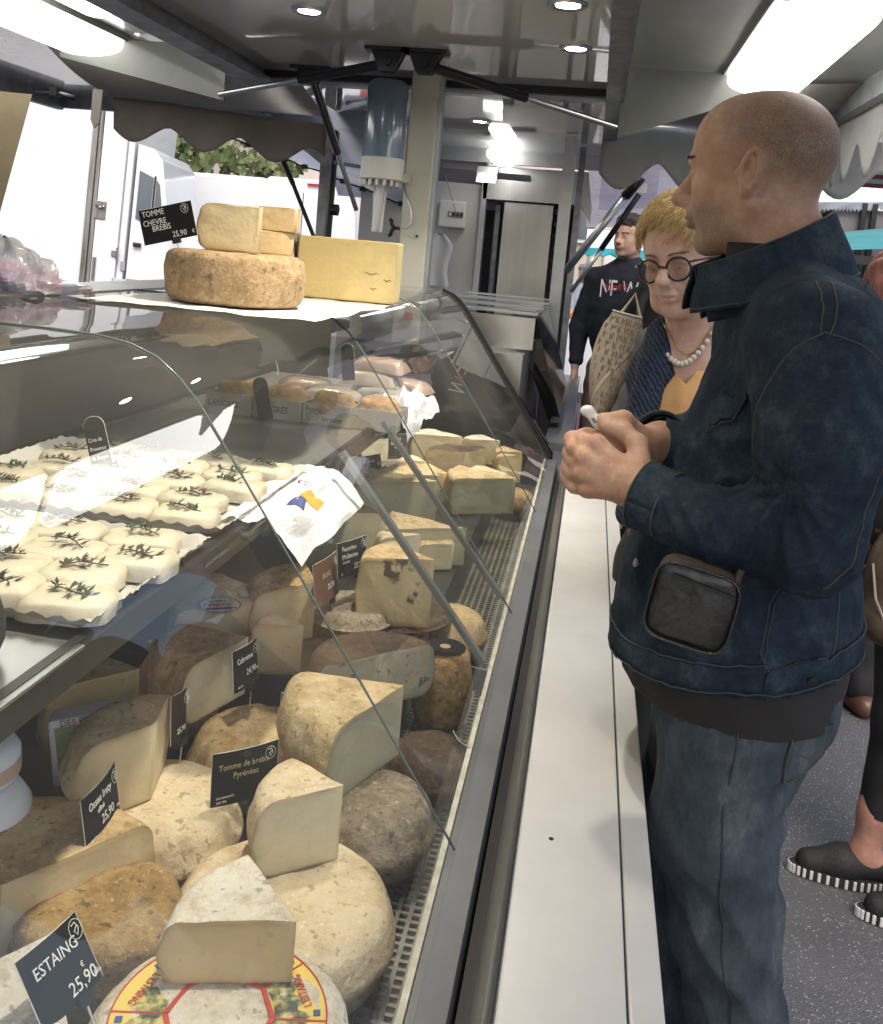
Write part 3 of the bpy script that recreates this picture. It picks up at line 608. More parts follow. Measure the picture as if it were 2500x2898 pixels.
MB().bar((-.5, 0, 2.3), (-.02, 0, 1.98), .03, .04).bar((-.02, 0, 1.98), (.4, -.2, 1.93), .02, .02).build('arm', ALUD, t)
t = thing('scalloped_awning', 'grey canvas awning with scalloped valance above the short-haired woman', 'awning', (0, 0, 0))
MB().grid(lambda u, v: (-.03 + u * 1.3, 4.62 - v * .95, 2.21 + .07 * v + .015 * math.sin(u * 9) - .02 * math.sin(math.pi * v)), 16, 6).build('canopy', TAUPE2, t, smooth=True)
scallop((-.03, 4.63, 2.21), (1.3, 4.63, 2.25), .3, 4, .13, CANV, t)
t = thing('wing_valance', 'pale canvas valance with pointed scallops under the right roof wing', 'awning')
scallop((.93, 2.4, 2.25), (.93, 4.6, 2.25), .3, 9, .14, CANV, t, name='cloth')
MB().box((.93, 3.5, 2.255), (.012, 2.2, .02)).build('batten', ALUD, t)
t = thing('mauve_tarpaulin', 'crumpled grey-mauve tarpaulin roof over the far walkway', 'awning')
MB().grid(lambda u, v: (-.12 + u * 1.6, 6.4 + v * 2.6, 2.42 - .5 * v + .03 * math.sin(u * 7 + v * 5) - .1 * math.sin(math.pi * v)), 20, 14).build('canopy', MAUVE, t, smooth=True)
MB().grid(lambda u, v: (-.02 + u * .36, 6.2, 2.35 - v * .45 + .04 * u), 8, 8).build('plastic_sheet', thin_glass('film', (.75, .73, .8), 1.5, .1), t, smooth=True)
t = thing('awning_prop', 'silver and black telescopic prop leaning from the stand post to the awning', 'prop', (-.15, 4.95, 1.3))
MB().cyl((0, 0, .2), (.26, -.1, .6), .02).build('tube', ALU, t, smooth=True); MB().cyl((.26, -.1, .6), (.33, -.12, .7), .026).build('sleeve', BLACKM, t, smooth=True)
MB().cyl((.04, 0, .1), (.2, -.03, .38), .012).build('tube', STEEL, t, smooth=True); MB().cyl((.17, -.03, .33), (.33, -.06, .62), .015).build('sleeve', BLACKM, t, smooth=True)
MB().box((.34, -.06, .65), (.05, .03, .05)).build('joint', ALU, t)

# ================================================================ VEHICLES ON THE LEFT
VW = mat('vehicle_white', (.8, .81, .82), .25, cols=[(.78, .79, .8), (.82, .83, .84)], scale=2, coat=.4)
WIN = mat('vehicle_window', (.12, .15, .18), .08, coat=.5); TYRE = mat('tyre', (.02, .02, .02), .7, bump=.3, bscale=80)
CHR = mat('chrome', (.5, .5, .52), .2, 1); UNDER = mat('underbody', (.015, .015, .016), .8); DIRTY = mat('dirty_metal', (.22, .2, .18), .5, .4, cols=[(.13, .12, .1), (.34, .32, .3)], scale=14, stretch=(1, 1, .1))
t = thing('box_truck', 'white box truck with side door, hinges and cab parked beside the awning', 'truck', (-5.3, 10.0, 0), 0); t.rotation_euler = (0, R_(3), R_(14)); t.scale = (.53, 1, 1)
MB().box((-3.2, 1.1, 2.05), (6.3, 2.2, 2.7), bev=.02).build('box_body', VW, t)
MB().box((-.86, -.03, 2.05), (.11, .06, 2.66)).box((-.75, -.02, 2.05), (.07, .04, 2.66)).build('door_rail', DIRTY, t)
d = MB().box((-.45, -.02, 1.98), (.5, .04, 2.5), bev=.006).build('side_door', VW, t)
l_ = MB().box((-.62, -.045, 1.66), (.24, .02, .2), bev=.006).build('lock_plate', DIRTY, d)
MB().tube([(-.71, -.06, 1.71), (-.62, -.075, 1.69), (-.55, -.075, 1.7)], .012, 8).cyl((-.54, -.05, 1.7), (-.54, -.08, 1.7), .025).build('lock_handle', CHR, d, smooth=True)
for z in (1.2, 2.68): MB().box((-.25, -.05, z), (.1, .025, .06)).cyl((-.185, -.06, z - .07), (-.185, -.06, z + .07), .018).build('hinge', CHR, d)
MB().box((-.64, -.05, 1.0), (.07, .015, .26)).box((-.64, -.06, 1.0), (.025, .02, .16)).build('latch', DIRTY, d)
MB().box((-.185, -.003, 2.0), (.006, .012, 2.5)).build('door_gap', DIRTY, d)
MB().box((-.33, -.012, .74), (.68, .06, .14)).build('sill', DIRTY, t)
MB().box((-.1, -.025, .8), (.3, .03, .25)).build('lower_panel', mat('pale_blue', (.55, .65, .68), .3), t)
MB().box((-.1, -.044, .77), (.3, .004, .06)).build('stripe', mat('blue_paint', (.06, .2, .5), .35), t)
MB().box((-.06, -.012, 1.07), (.1, .02, .1)).build('plate', ALU, t)
MB().box((-.25, -.03, 3.05), (.16, .01, .1)).build('sticker', mat('teal_sticker', (.1, .5, .55), .4), t)
MB().box((-3.0, 1.1, .45), (6.2, 1.8, .4)).build('chassis', UNDER, t)
# cab: side outline thickened to the cab's width
cabp = [(.02, .55), (.02, 2.45), (.35, 2.42), (.55, 2.3), (.78, 1.62), (1.5, 1.35), (1.62, 1.2), (1.65, .55)]
MB().poly([(x, .0, z) for x, z in cabp], (0, 2.0, 0)).build('cab', VW, t, auto=30)
MB().poly([(.1, -.004, 1.62), (.1, -.004, 2.16), (.4, -.004, 2.1), (.4, -.004, 1.58)], (0, -.008, 0)).build('window', WIN, t)
MB().poly([(.47, -.004, 1.62), (.47, -.004, 2.08), (.54, -.004, 2.03), (.68, -.004, 1.6)], (0, -.008, 0)).build('window', WIN, t)
MB().box((.435, -.008, 1.86), (.035, .02, .52)).build('window_pillar', BLACK, t)
MB().box((.2, -.03, 1.33), (.17, .03, .05), bev=.01).build('door_handle', BLACK, t)
MB().tube([(.85, -.02, 1.55), (.95, -.14, 1.6)], .015, 6).box((.98, -.18, 1.62), (.14, .06, .24), bev=.03).build('mirror', BLACK, t)
MB().box((.45, -.004, .92), (.8, .012, .03)).build('side_trim', ALU, t)
def wheel_v(x, y, z, r, parent):
    w = MB().lathe([(r * .62, -.1), (r * .9, -.1), (r, -.07), (r, .07), (r * .9, .1), (r * .62, .1)], n=32).build('wheel', TYRE, parent, smooth=True)
    w.rotation_euler = (R_(90), 0, 0); w.location = (x, y, z)
    h = MB().lathe([(0, .06), (r * .3, .08), (r * .5, .03), (r * .62, .07)], n=24).build('hub', ALUD, w, smooth=True)
MB().lathe([(0, 0), (.44, 0)], n=24).build('wheel_arch', UNDER, t).matrix_basis = Matrix.Translation((.95, -.006, .45)) @ Matrix.Rotation(R_(90), 4, 'X')
wheel_v(.95, .05, .4, .37, t); wheel_v(-2.6, .05, .4, .37, t)
t = thing('box_van', 'white van body without windows behind the truck cab', 'van', (-5.2, 13.2, 0), 0); t.rotation_euler = (0, 0, R_(2))
MB().box((-.6, .9, 1.43), (2.0, 1.9, 1.9), bev=.05).build('body', VW, t)
MB().box((.42, .0, 1.6), (.05, .1, 1.7)).build('edge_strip', UNDER, t); MB().box((-.6, .9, .42), (1.9, 1.7, .3)).build('chassis', UNDER, t)
wheel_v(-1.1, .0, .33, .32, t); wheel_v(.1, .0, .33, .32, t)
t = thing('panel_van', 'white panel van seen from behind with red brake light and model lettering', 'van', (-3.85, 12.0, 0), R_(3))
prof_ = [(-.72, .35), (-.75, 1.2), (-.7, 1.9), (-.58, 2.25), (-.45, 2.33), (.45, 2.33), (.58, 2.25), (.7, 1.9), (.75, 1.2), (.72, .35)]
MB().poly([(x, 0, z) for x, z in prof_], (0, 3.6, 0)).build('body', VW, t, auto=25)
MB().box((.2, -.02, 2.26), (.3, .03, .03)).build('brake_light', mat('red_light', (.4, .02, .03), .3), t)
MB().box((.0, -.006, 1.3), (.008, .01, 1.7)).build('door_gap', UNDER, t)
MB().box((-.1, -.03, 1.13), (.14, .04, .05), bev=.01).build('door_handle', BLACK, t)
for s_ in (-1, 1): MB().box((s_ * .7, -.015, 1.1), (.09, .03, .45), bev=.01).build('tail_light', MATS['red_light'], t)
MB().box((0, -.05, .45), (1.5, .12, .2), bev=.03).build('bumper', UNDER, t)
wheel_v(-.62, .5, .32, .31, t); wheel_v(.62, .5, .32, .31, t)
text(t, 'EXPERT', .1, (-.32, -.008, 1.47), (R_(90), 0, 0), mat('van_letters', (.2, .22, .24), .4))

# ================================================================ BUILDINGS AND PLANTS BEHIND
PINK = mat('pink_render', (.62, .54, .5), .85, cols=[(.58, .5, .46), (.66, .58, .54)], scale=1.5, bump=.2, bscale=30)
t = thing('pink_building', 'pale pink rendered house wall with a dark red shop window frame', 'building', (-3.3, 16.2, 0))
MB().box((.4, .5, 3), (5.0, 1, 6)).build('wall', PINK, t)
f = MB().box((-1.0, -.03, 1.55), (.8, .1, 1.55)).build('window', mat('red_wood', (.27, .06, .05), .5, cols=[(.22, .05, .04), (.32, .08, .07)], scale=8, stretch=(4, 1, .5)), t)
MB().box((-1.06, -.085, 1.58), (.5, .012, 1.2)).build('pane', mat('shop_inside', (.12, .05, .03), .2, cols=[(.02, .015, .01), (.4, .1, .02)], scale=5), f)
MB().box((-1.06, -.1, 1.55), (.5, .03, .03)).build('shelf', WHITEP, f)
for i in range(3): MB().box((1.6, -.02, .95 - i * .3), (1.6, .06, .07)).build('wall_band', BLACK, t)
t = thing('stone_building', 'grey-brown plaster house front behind the vine', 'building', (-9, 19, 0))
MB().box((0, .5, 3.5), (14, 1, 7)).build('wall', mat('grey_plaster', (.4, .37, .33), .9, cols=[(.35, .32, .29), (.45, .42, .38)], scale=1.2, bump=.3, bscale=20), t)
for i in range(4):
    w = MB().box((-5 + i * 3.2, -.04, 4.6), (1.1, .08, 1.7)).build('window', WHITEP, t); MB().box((-5 + i * 3.2, -.085, 4.6), (.9, .012, 1.5)).build('pane', WIN, w)
t = thing('vine', 'green vine with broad lobed leaves hanging above the white van', 'plant', (-6.4, 15.0, 0))
MB().tube([(-1.2, .2, 0), (-1.0, .15, 1.4), (-.6, .1, 2.4), (.2, 0, 2.75), (1.2, 0, 2.6)], .035, 8, taper=lambda s: 1.1 - .8 * s).build('stem', mat('bark', (.12, .09, .06), .9), t, smooth=True)
LEAF = [mat('leaf_a', (.07, .1, .03), .6, cols=[(.045, .075, .02), (.11, .14, .045)], scale=6), mat('leaf_b', (.14, .15, .06), .6, cols=[(.1, .11, .04), (.2, .2, .09)], scale=6)]
lp = []
for k in range(20):
    a = 2 * math.pi * k / 20; r = .1 * (.62 + .38 * abs(math.cos(a * 2.5))) * (1.15 if k < 3 or k > 17 else 1); lp.append((r * math.cos(a), r * math.sin(a), .02 * math.cos(a * 2)))
lm = []
for m_ in LEAF:
    me = bpy.data.meshes.new('leaf'); me.from_pydata([(0, 0, 0)] + lp, [], [(0, 1 + i, 1 + (i + 1) % 20) for i in range(20)]); me.materials.append(m_); lm.append(me)
for i in range(260):
    o = bpy.data.objects.new('leaf', lm[int(rnd.random() < .4)]); COL.objects.link(o); o.parent = t
    u = rnd.random(); o.location = (-1.1 + 2.6 * u, rnd.uniform(-.35, .3), 3.02 - .42 * u + rnd.gauss(-.12, .2))
    o.rotation_euler = (R_(rnd.uniform(40, 120)), rnd.uniform(-.5, .5), rnd.uniform(-1, 1) ); s_ = rnd.uniform(.7, 1.35); o.scale = (s_, s_, s_)

# ================================================================ FAR END OF THE WALKWAY
t = thing('far_house', 'sunlit cream house front with tall windows at the end of the walkway', 'building', (1.0, 19, 0))
CRM = mat('cream_render', (.66, .6, .48), .85, cols=[(.6, .54, .42), (.7, .65, .54)], scale=1.2)
MB().box((.5, .5, 3.5), (8, 1, 7)).build('wall', CRM, t)
for i in range(5):
    w = MB().box((-2.2 + i * 1.0, -.03, 2.6), (.5, .08, 1.3)).build('window', WHITEP, t); MB().box((-2.2 + i * 1.0, -.075, 2.6), (.4, .012, 1.15)).build('pane', WIN, w)
for i in range(6): MB().box((-2.6 + i * .95, -.05, 1.1), (.3, .1, 2.2)).build('doorway', mat('dark_wood', (.06, .045, .04), .6) if i % 2 else WHITEP, t)
t = thing('teal_awning', 'small teal awning with wavy edge over the far bakery stall', 'awning', (.25, 12.2, 0))
TEAL = mat('teal_cloth', (.02, .3, .36), .7, cols=[(.015, .25, .3), (.04, .36, .42)], scale=3)
MB().grid(lambda u, v: (-.4 + u * 1.4, .5 * v, 1.76 + .25 * v), 6, 3).build('canopy', mat('white_cloth', (.7, .71, .72), .8), t)
scallop((-.4, -.01, 1.76), (1.0, -.01, 1.8), .11, 8, .03, TEAL, t)
for x in (-.35, .95): MB().box((x, .02, .85), (.04, .04, 1.75)).build('pole', ALUD, t)
t = thing('bread_table', 'bakery stall table with white cloth hanging to the ground', 'table', (-.12, 11, 0))
MB().box((0, 0, .9), (.7, .9, .03)).build('table_top', WHITEP, t)
MB().grid(lambda u, v: ((u - .5) * .72, -.46 + .02 * math.sin(u * 25) * v, .92 - .8 * v), 40, 6).build('cloth', MATS['white_cloth'], t, smooth=True)
MB().grid(lambda u, v: (.36 + .02 * math.sin(u * 25) * v, (u - .5) * .92, .92 - .8 * v), 40, 6).build('cloth', MATS['white_cloth'], t, smooth=True)
for x in (-.3, .3):
    for y in (-.4, .4): MB().box((x, y, .45), (.04, .04, .88)).build('leg', ALUD, t)
BREAD = mat('bread_crust', (.42, .2, .08), .7, cols=[(.32, .13, .04), (.6, .36, .18)], scale=9, bump=.4)
for i, (x, y) in enumerate(((-.2, -.3), (-.02, -.33), (.15, -.3), (-.12, -.1), (.1, -.08), (.24, -.1))):
    b = thing('bread_loaf', 'round crusty brown loaf on the white-clothed bakery table', 'bread', (-.12 + x, 11 + y, .917), 0, 'loaves on the bakery table')
    MB().lathe([(0, 0), (.07, 0), (.09, .03), (.07, .08), (.03, .1), (0, .102)], n=20).build('crust', BREAD, b, smooth=True)
# market tents on the right
t = thing('teal_tent', 'big teal market tent roof behind the reddish-haired person', 'tent', (2.0, 7.3, 0))
MB().grid(lambda u, v: (-.75 + u * 2.6, -.4 + v * 2.4, 1.79 + (.07 + .5 * u) * math.sin(v * 1.5) * 1.0 - .03 * math.sin(u * 14) * (1 - v) * .5 + .12 * u * (1 - v)), 24, 14).build('canopy', mat('teal_tent_cloth', (.06, .32, .34), .45, cols=[(.05, .28, .3), (.1, .38, .4)], scale=2), t, smooth=True)
MB().box((.5, -.42, 1.74), (2.6, .04, .06)).build('frame', BLACK, t)
for x in (-.35, 1.8): MB().box((x, -.4, .87), (.05, .05, 1.74)).build('pole', BLACK, t)
t = thing('white_tent', 'white market tent roof with torn fringe behind the teal tent', 'tent', (2.6, 10.2, 0))
MB().grid(lambda u, v: (-.7 + u * 2.4, v * 1.8, 2.36 + .18 * u + .5 * v), 12, 6).build('canopy', MATS['white_cloth'], t)
scallop((-.7, -.01, 2.36), (.1, -.01, 2.42), .1, 22, .03, BLUEC, t, name='fringe')
scallop((.1, -.01, 2.42), (1.7, -.01, 2.54), .08, 22, .02, BLUEC, t, name='fringe')
MB().grid(lambda u, v: (-.7 + u * 2.4, .05, 2.34 - v * 2.2), 4, 4).build('back_sheet', mat('grey_sheet', (.2, .19, .2), .8), t)
for x in (.02, .12): MB().box((x, 0, 1.2), (.05, .05, 2.4)).build('pole', BLACK, t)
t = thing('striped_awning', 'red and white striped awning seen through the pointed scallops', 'awning', (2.2, 8.6, 0))
RW = [mat('red_cloth', (.4, .06, .07), .8), MATS['white_cloth']]
for i in range(14):
    MB().grid(lambda u, v: (-.7 + u * 2.4, 1.2 - (i + v) * .11, 2.52 + (i + v) * .03), 6, 1).build('stripe', RW[i % 2], t)
# second counter beyond the cheese case
t = thing('meat_counter', 'second steel counter with flat glass top and black glossy slanted front', 'display case', (-.4, 4.2, 0))
MB().box((-.2, .0, .6), (.75, 1.6, 1.2)).build('body', STEEL, t)
MB().box((-.03, .1, 1.33), (.46, 1.5, .015)).build('glass_top', thin_glass('counter_glass', (.8, .82, .82), 1.5), t)
for y in (-.62, -.2, .3, .8): MB().box((-.03, y, 1.345), (.47, .012, .01)).build('frame_bar', ALU, t)
MB().box((-.26, -.3, 1.3), (.03, 1.0, .03)).build('red_trim', MATS['red_cloth'], t)
MB().box((-.05, -.66, 1.27), (.5, .02, .12)).build('front_band', STEEL, t)
BG = mat('black_gloss', (.012, .012, .014), .06, coat=.6)
MB().poly([(-.1, -.82, 1.24), (-.02, -.82, 1.28), (.06, -.82, 1.2), (.32, -.82, .86), (.32, -.82, .82), (.26, -.82, .82)], (0, .05, 0)).build('slanted_front', BG, t)
MB().poly([(.08, -.4, 1.34), (.18, -.4, 1.34), (.33, -.4, .9), (.28, -.4, .9)], (0, 1.0, 0)).build('glass_front', BG, t)
MB().box((.33, .4, .86), (.1, 2.2, .03)).build('ledge', ALU, t)
MB().grid(lambda u, v: (.39 + .02 * v * math.sin(u * 40), -.75 + u * 2.4, .86 - v * .78), 60, 6).build('skirt', mat('pink_skirt', (.55, .16, .17), .8, cols=[(.6, .1, .1), (.66, .5, .5)], scale=3, stretch=(1, 3, .3), ramp=(.48, .54)), t, smooth=True)
# ================================================================ ORGANIC SHAPES: smooth-blended distance fields turned into one skin
class SDF:
    def __init__(s): s.p = []
    def _add(s, kind, pts, k, op, fn, lo, hi): s.p.append((fn, np.array(lo), np.array(hi), k, op)); return s
    def ell(s, c, r, k=.015, op=1, M=None):
        c = np.array(c, float); r = np.array(r, float); Mi = None if M is None else np.array(M.to_3x3().transposed())
        def fn(P):
            q = P - c
            if Mi is not None: q = q @ Mi.T
            k0 = np.linalg.norm(q / r, axis=1); k1 = np.linalg.norm(q / (r * r), axis=1)
            return k0 * (k0 - 1) / np.maximum(k1, 1e-9)
        R = r.max() if M is not None else r
        return s._add('e', None, k, op, fn, c - R, c + R)
    def cone(s, a, b, ra, rb=None, k=.015, op=1, sq=None):
        """rounded limb from a (radius ra) to b (radius rb)"""
        a = np.array(a, float); b = np.array(b, float); rb = ra if rb is None else rb; ba = b - a; L2 = max(1e-9, ba @ ba)
        def fn(P):
            pa = P - a; t = np.clip(pa @ ba / L2, 0, 1); d = pa - t[:, None] * ba
            if sq is not None: d = d * np.array(sq)
            return np.linalg.norm(d, axis=1) - (ra + (rb - ra) * t)
        m = max(ra, rb) * (1 if sq is None else 1 / min(sq))
        return s._add('c', None, k, op, fn, np.minimum(a, b) - m, np.maximum(a, b) + m)
    def chain(s, pts, rs, k=.012, op=1, sq=None):
        for i in range(len(pts) - 1): s.cone(pts[i], pts[i + 1], rs[i], rs[i + 1], k, op, sq)
        return s
    def eval(s, P):
        D = np.full(len(P), 1e3)
        for fn, lo, hi, k, op in s.p:
            mg = k * 2 + .02
            m = np.all((P > lo - mg) & (P < hi + mg), axis=1)
            if not m.any(): continue
            d = fn(P[m]); o = D[m]
            if op > 0:
                h = np.clip(.5 + .5 * (o - d) / k, 0, 1); h = np.where(o > 100, 1, h); n_ = o * (1 - h) + d * h - k * h * (1 - h) * (o < 100)
            else:
                h = np.clip(.5 - .5 * (o + d) / k, 0, 1); n_ = o * (1 - h) - d * h + k * h * (1 - h)
            D[m] = n_
        return D
    def mesh(s, vox, disp=None):
        lo = np.min([p[1] for p in s.p if p[4] > 0], axis=0) - .03; hi = np.max([p[2] for p in s.p if p[4] > 0], axis=0) + .03
        B = 12; bs = B * vox; nb = np.ceil((hi - lo) / bs).astype(int)
        gi = np.stack(np.meshgrid(*[np.arange(n) for n in nb], indexing='ij'), -1).reshape(-1, 3)
        # coarse pass keeps the blocks near the surface
        cen = lo + (gi + .5) * bs; keep = np.zeros(len(gi), bool); d = s.eval(cen)
        lim = bs * .87 + .012; keep = np.abs(d) < lim
        far_ = d > 100
        if far_.any():   # blocks outside every primitive's margin: test bounding boxes instead
            for fn, l_, h_, k, op in s.p:
                if op > 0: keep |= far_ & np.all((cen > l_ - bs) & (cen < h_ + bs), axis=1)
        gi = gi[keep]; n1 = B + 1
        loc = np.stack(np.meshgrid(*[np.arange(n1)] * 3, indexing='ij'), -1).reshape(-1, 3)
        N = nb * B + 1; F = np.full(N, 1.0, np.float32)
        for i in range(0, len(gi), 400):
            idx = (gi[i:i + 400, None, :] * B + loc[None]).reshape(-1, 3)
            v = s.eval(lo + idx * vox); F[idx[:, 0], idx[:, 1], idx[:, 2]] = v
        S = F < 0
        # surface nets
        c = [S[i:N[0] - 1 + i, j:N[1] - 1 + j, k:N[2] - 1 + k] for i in (0, 1) for j in (0, 1) for k in (0, 1)]
        sm = sum(x.astype(np.int8) for x in c); act = (sm > 0) & (sm < 8); ids = -np.ones(act.shape, np.int64); ci = np.argwhere(act); ids[act] = np.arange(len(ci))
        acc = np.zeros((len(ci), 3)); cnt = np.zeros(len(ci))
        offs = [(i, j, k) for i in (0, 1) for j in (0, 1) for k in (0, 1)]
        val = {o: F[ci[:, 0] + o[0], ci[:, 1] + o[1], ci[:, 2] + o[2]] for o in offs}
        for o in offs:
            for ax in range(3):
                if o[ax]: continue
                p = list(o); p[ax] = 1; p = tuple(p); a = val[o]; b = val[p]; m = (a < 0) != (b < 0)
                t = np.where(m, a / np.where(m, a - b, 1), 0); q = np.tile(np.array(o, float), (len(ci), 1)); q[:, ax] += t
                acc[m] += q[m]; cnt[m] += 1
        V = lo + (ci + acc / np.maximum(cnt, 1)[:, None]) * vox
        faces = []
        for ax in range(3):
            u, w = (ax + 1) % 3, (ax + 2) % 3
            sl0 = [slice(1, -1)] * 3; sl1 = [slice(1, -1)] * 3; sl0[ax] = slice(0, -1); sl1[ax] = slice(1, None)
            A = S[tuple(sl0)]; Bq = S[tuple(sl1)]; e = np.argwhere(A != Bq); inside = A[tuple(e.T)]
            base = e.copy(); base[:, u] += 1; base[:, w] += 1
            def cell(du, dw): q = base.copy(); q[:, u] -= du; q[:, w] -= dw; return ids[q[:, 0], q[:, 1], q[:, 2]]
            f = np.stack([cell(1, 1), cell(0, 1), cell(0, 0), cell(1, 0)], 1); f[~inside] = f[~inside][:, ::-1]
            faces.append(f[(f >= 0).all(1)])
        return V, np.concatenate(faces)
def relax(V, Fc, n=2, w=.5):
    """a light smoothing of the skin"""
    e = np.concatenate([Fc[:, [i, (i + 1) % 4]] for i in range(4)])
    for _ in range(n):
        acc = np.zeros_like(V); cnt = np.zeros(len(V)); np.add.at(acc, e[:, 0], V[e[:, 1]]); np.add.at(cnt, e[:, 0], 1); np.add.at(acc, e[:, 1], V[e[:, 0]]); np.add.at(cnt, e[:, 1], 1)
        V = V + w * (acc / np.maximum(cnt, 1)[:, None] - V)
    return V
def skin(sdf, name, m, parent=None, vox=.006, sm=2, M=None, fold=None, attrs=None, loc=None):
    V, Fc = sdf.mesh(vox); V = relax(V, Fc, sm)
    if fold is not None: V = fold(V, Fc)
    at = {k: f(V) for k, f in (attrs or {}).items()}
    if M is not None: V = V @ np.array(M.to_3x3()).T + np.array(M.translation)
    if loc is not None: V = V - np.array(loc)
    me = bpy.data.meshes.new(name); me.vertices.add(len(V)); me.vertices.foreach_set('co', V.astype(np.float32).ravel())
    me.loops.add(Fc.size); me.loops.foreach_set('vertex_index', Fc.astype(np.int32).ravel()); me.polygons.add(len(Fc))
    me.polygons.foreach_set('loop_start', np.arange(0, Fc.size, 4, dtype=np.int32)); me.polygons.foreach_set('use_smooth', np.ones(len(Fc), bool)); me.update(calc_edges=True)
    for q in (m if isinstance(m, (list, tuple)) else [m]): me.materials.append(q)
    for k, v in at.items(): a = me.attributes.new(k, 'FLOAT', 'POINT'); a.data.foreach_set('value', np.asarray(v, np.float32))
    o = bpy.data.objects.new(name, me); COL.objects.link(o)
    if parent is not None: o.parent = parent
    return o
def vnormals(V, Fc):
    n = np.cross(V[Fc[:, 2]] - V[Fc[:, 0]], V[Fc[:, 3]] - V[Fc[:, 1]]); N = np.zeros_like(V)
    for i in range(4): np.add.at(N, Fc[:, i], n)
    return N / np.maximum(np.linalg.norm(N, axis=1), 1e-12)[:, None]
def wrinkle(amp, fn):
    """moves a skin along its normals by fn(points)"""
    def f(V, Fc): return V + vnormals(V, Fc) * (amp * fn(V))[:, None]
    return f

def head_sdf(s, M, k=1.0, jaw=1.0, nose=1.0, ears=True, age=0.0, fat=0.0):
    """adds a head to s. Local frame: x forward, y left, z up, origin between the ears; M places it"""
    M3 = M.to_3x3()
    def P(x, y, z): return np.array(M @ Vector((x * k, y * k, z * k)))
    def e(c, r, kk=.015, op=1, rot=None): s.ell(P(*c), [q * k for q in r], kk * k, op, M3 if rot is None else M3 @ rot)
    def c(a, b, ra, rb, kk=.012, op=1): s.cone(P(*a), P(*b), ra * k, rb * k, kk * k, op)
    e((-.014, 0, .036), (.098, .078, .086), .02)
    e((.022, 0, -.012), (.072, .066, .088), .03)
    e((.034, 0, .052), (.054, .066, .056), .035)
    e((.02, 0, -.06), (.06 , .054 + .008 * fat, .05), .03)
    for y in (-1, 1):
        c((-.012, y * .054, -.045), (.05, y * .03, -.094), .022 * jaw + .006 * fat, .018 * jaw, .025)
        e((.058, y * .04, -.022), (.026, .024, .022), .02)
        e((.062, y * .034, -.055), (.018 + .006 * fat, .018, .024), .02)
    e((.072, 0, -.1), (.021, .026, .019), .022)
    c((.084, -.03, .022), (.084, .03, .022), .012, .012, .014)
    for y in (-1, 1): e((.103, y * .031, -.001), (.017, .02, .013), .012, -1)
    for y in (-1, 1):
        e((.0765, y * .031, -.001), (.0135, .0145, .0125), .004)
        c((.0865, y * .031 - .012, .0035), (.0865, y * .031 + .012, .0035), .0042, .0042, .003)
        c((.0845, y * .031 - .011, -.0098), (.0845, y * .031 + .011, -.0098), .0035, .0035, .003)
    c((.09, 0, .012), (.112 * (1 + .03 * nose), 0, -.028), .0085, .0125 * nose, .012)
    e((.113 + .004 * nose, 0, -.031), (.0125 * nose, .0125 * nose, .011), .008)
    for y in (-1, 1): e((.103, y * .013, -.035), (.012, .0085, .0085), .006)
    e((.092, 0, -.055), (.012, .026, .017), .016)
    e((.099, 0, -.0615), (.0095, .021, .0042), .006)
    e((.0965, 0, -.0725), (.0095, .0185, .0055), .006)
    e((.106, 0, -.0668), (.006, .024, .0014), .003, -1)
    if ears:
        for y in (-1, 1):
            rot = Matrix.Rotation(y * R_(18), 3, 'Z') @ Matrix.Rotation(R_(-10), 3, 'Y')
            e((-.014, y * .082, -.004), (.0165, .008, .03), .005, 1, rot)
            e((-.008, y * .094, .0), (.0095, .013, .018), .003, -1, rot)
            for q in range(9):
                a = R_(-70 + q * 32); b_ = R_(-70 + (q + 1) * 32)
                c((-.014 - .0145 * math.cos(a - .3), y * (.089 + .004 * math.cos(a)), -.002 + .028 * math.sin(a)), (-.014 - .0145 * math.cos(b_ - .3), y * (.089 + .004 * math.cos(b_)), -.002 + .028 * math.sin(b_)), .0042, .0042, .004)
            e((.0035, y * .084, -.005), (.006, .007, .008), .005, 1)
            e((-.007, y * .083, -.029), (.01, .007, .011), .006, 1)
    return P
SKINM = lambda name, c, d, hair=(.2, .15, .1), **kw: mat(name, c, .55, cols=[(d[0] * .97, d[1] * .8, d[2] * .78), d, c], scale=34, detail=10, nr=.72, ramp=(.3, .64), bump=.3, bscale=330, bdist=.0025, spec=.35, sub=.12, attr=('hair', hair, 420), speck=((60, .68, (d[0] * .7, d[1] * .62, d[2] * .6), .35),), **kw)
# ================================================================ PEOPLE
def n3(V, s, seed=0.0):
    """cheap smooth noise on many points: a few rotated sine products"""
    r = np.random.RandomState(int(seed * 10) + 3); o = np.zeros(len(V))
    for i in range(5):
        d = r.normal(size=(2, 3)); d /= np.linalg.norm(d, axis=1)[:, None]; f = s * (1 + .55 * i)
        o += np.sin(V @ d[0] * f + r.rand() * 6) * np.sin(V @ d[1] * f * .8 + r.rand() * 6) / (1 + .5 * i)
    return o
def gauss(V, c, r): return np.exp(-np.sum((V - np.array(c)) ** 2, axis=1) / (r * r))
def bvh_of(o):
    me = o.data; return BVHTree.FromPolygons([v.co.copy() for v in me.vertices], [tuple(p.vertices) for p in me.polygons])
def spline(pts, n):
    pts = [Vector(p) for p in pts]; out = []
    for i in range(n):
        t = i / (n - 1) * (len(pts) - 1); k = min(int(t), len(pts) - 2); f = t - k
        p0 = pts[max(k - 1, 0)]; p1 = pts[k]; p2 = pts[k + 1]; p3 = pts[min(k + 2, len(pts) - 1)]
        out.append(.5 * ((2 * p1) + (p2 - p0) * f + (2 * p0 - 5 * p1 + 4 * p2 - p3) * f * f + (3 * p1 - p0 - 3 * p2 + p3) * f ** 3))
    return out
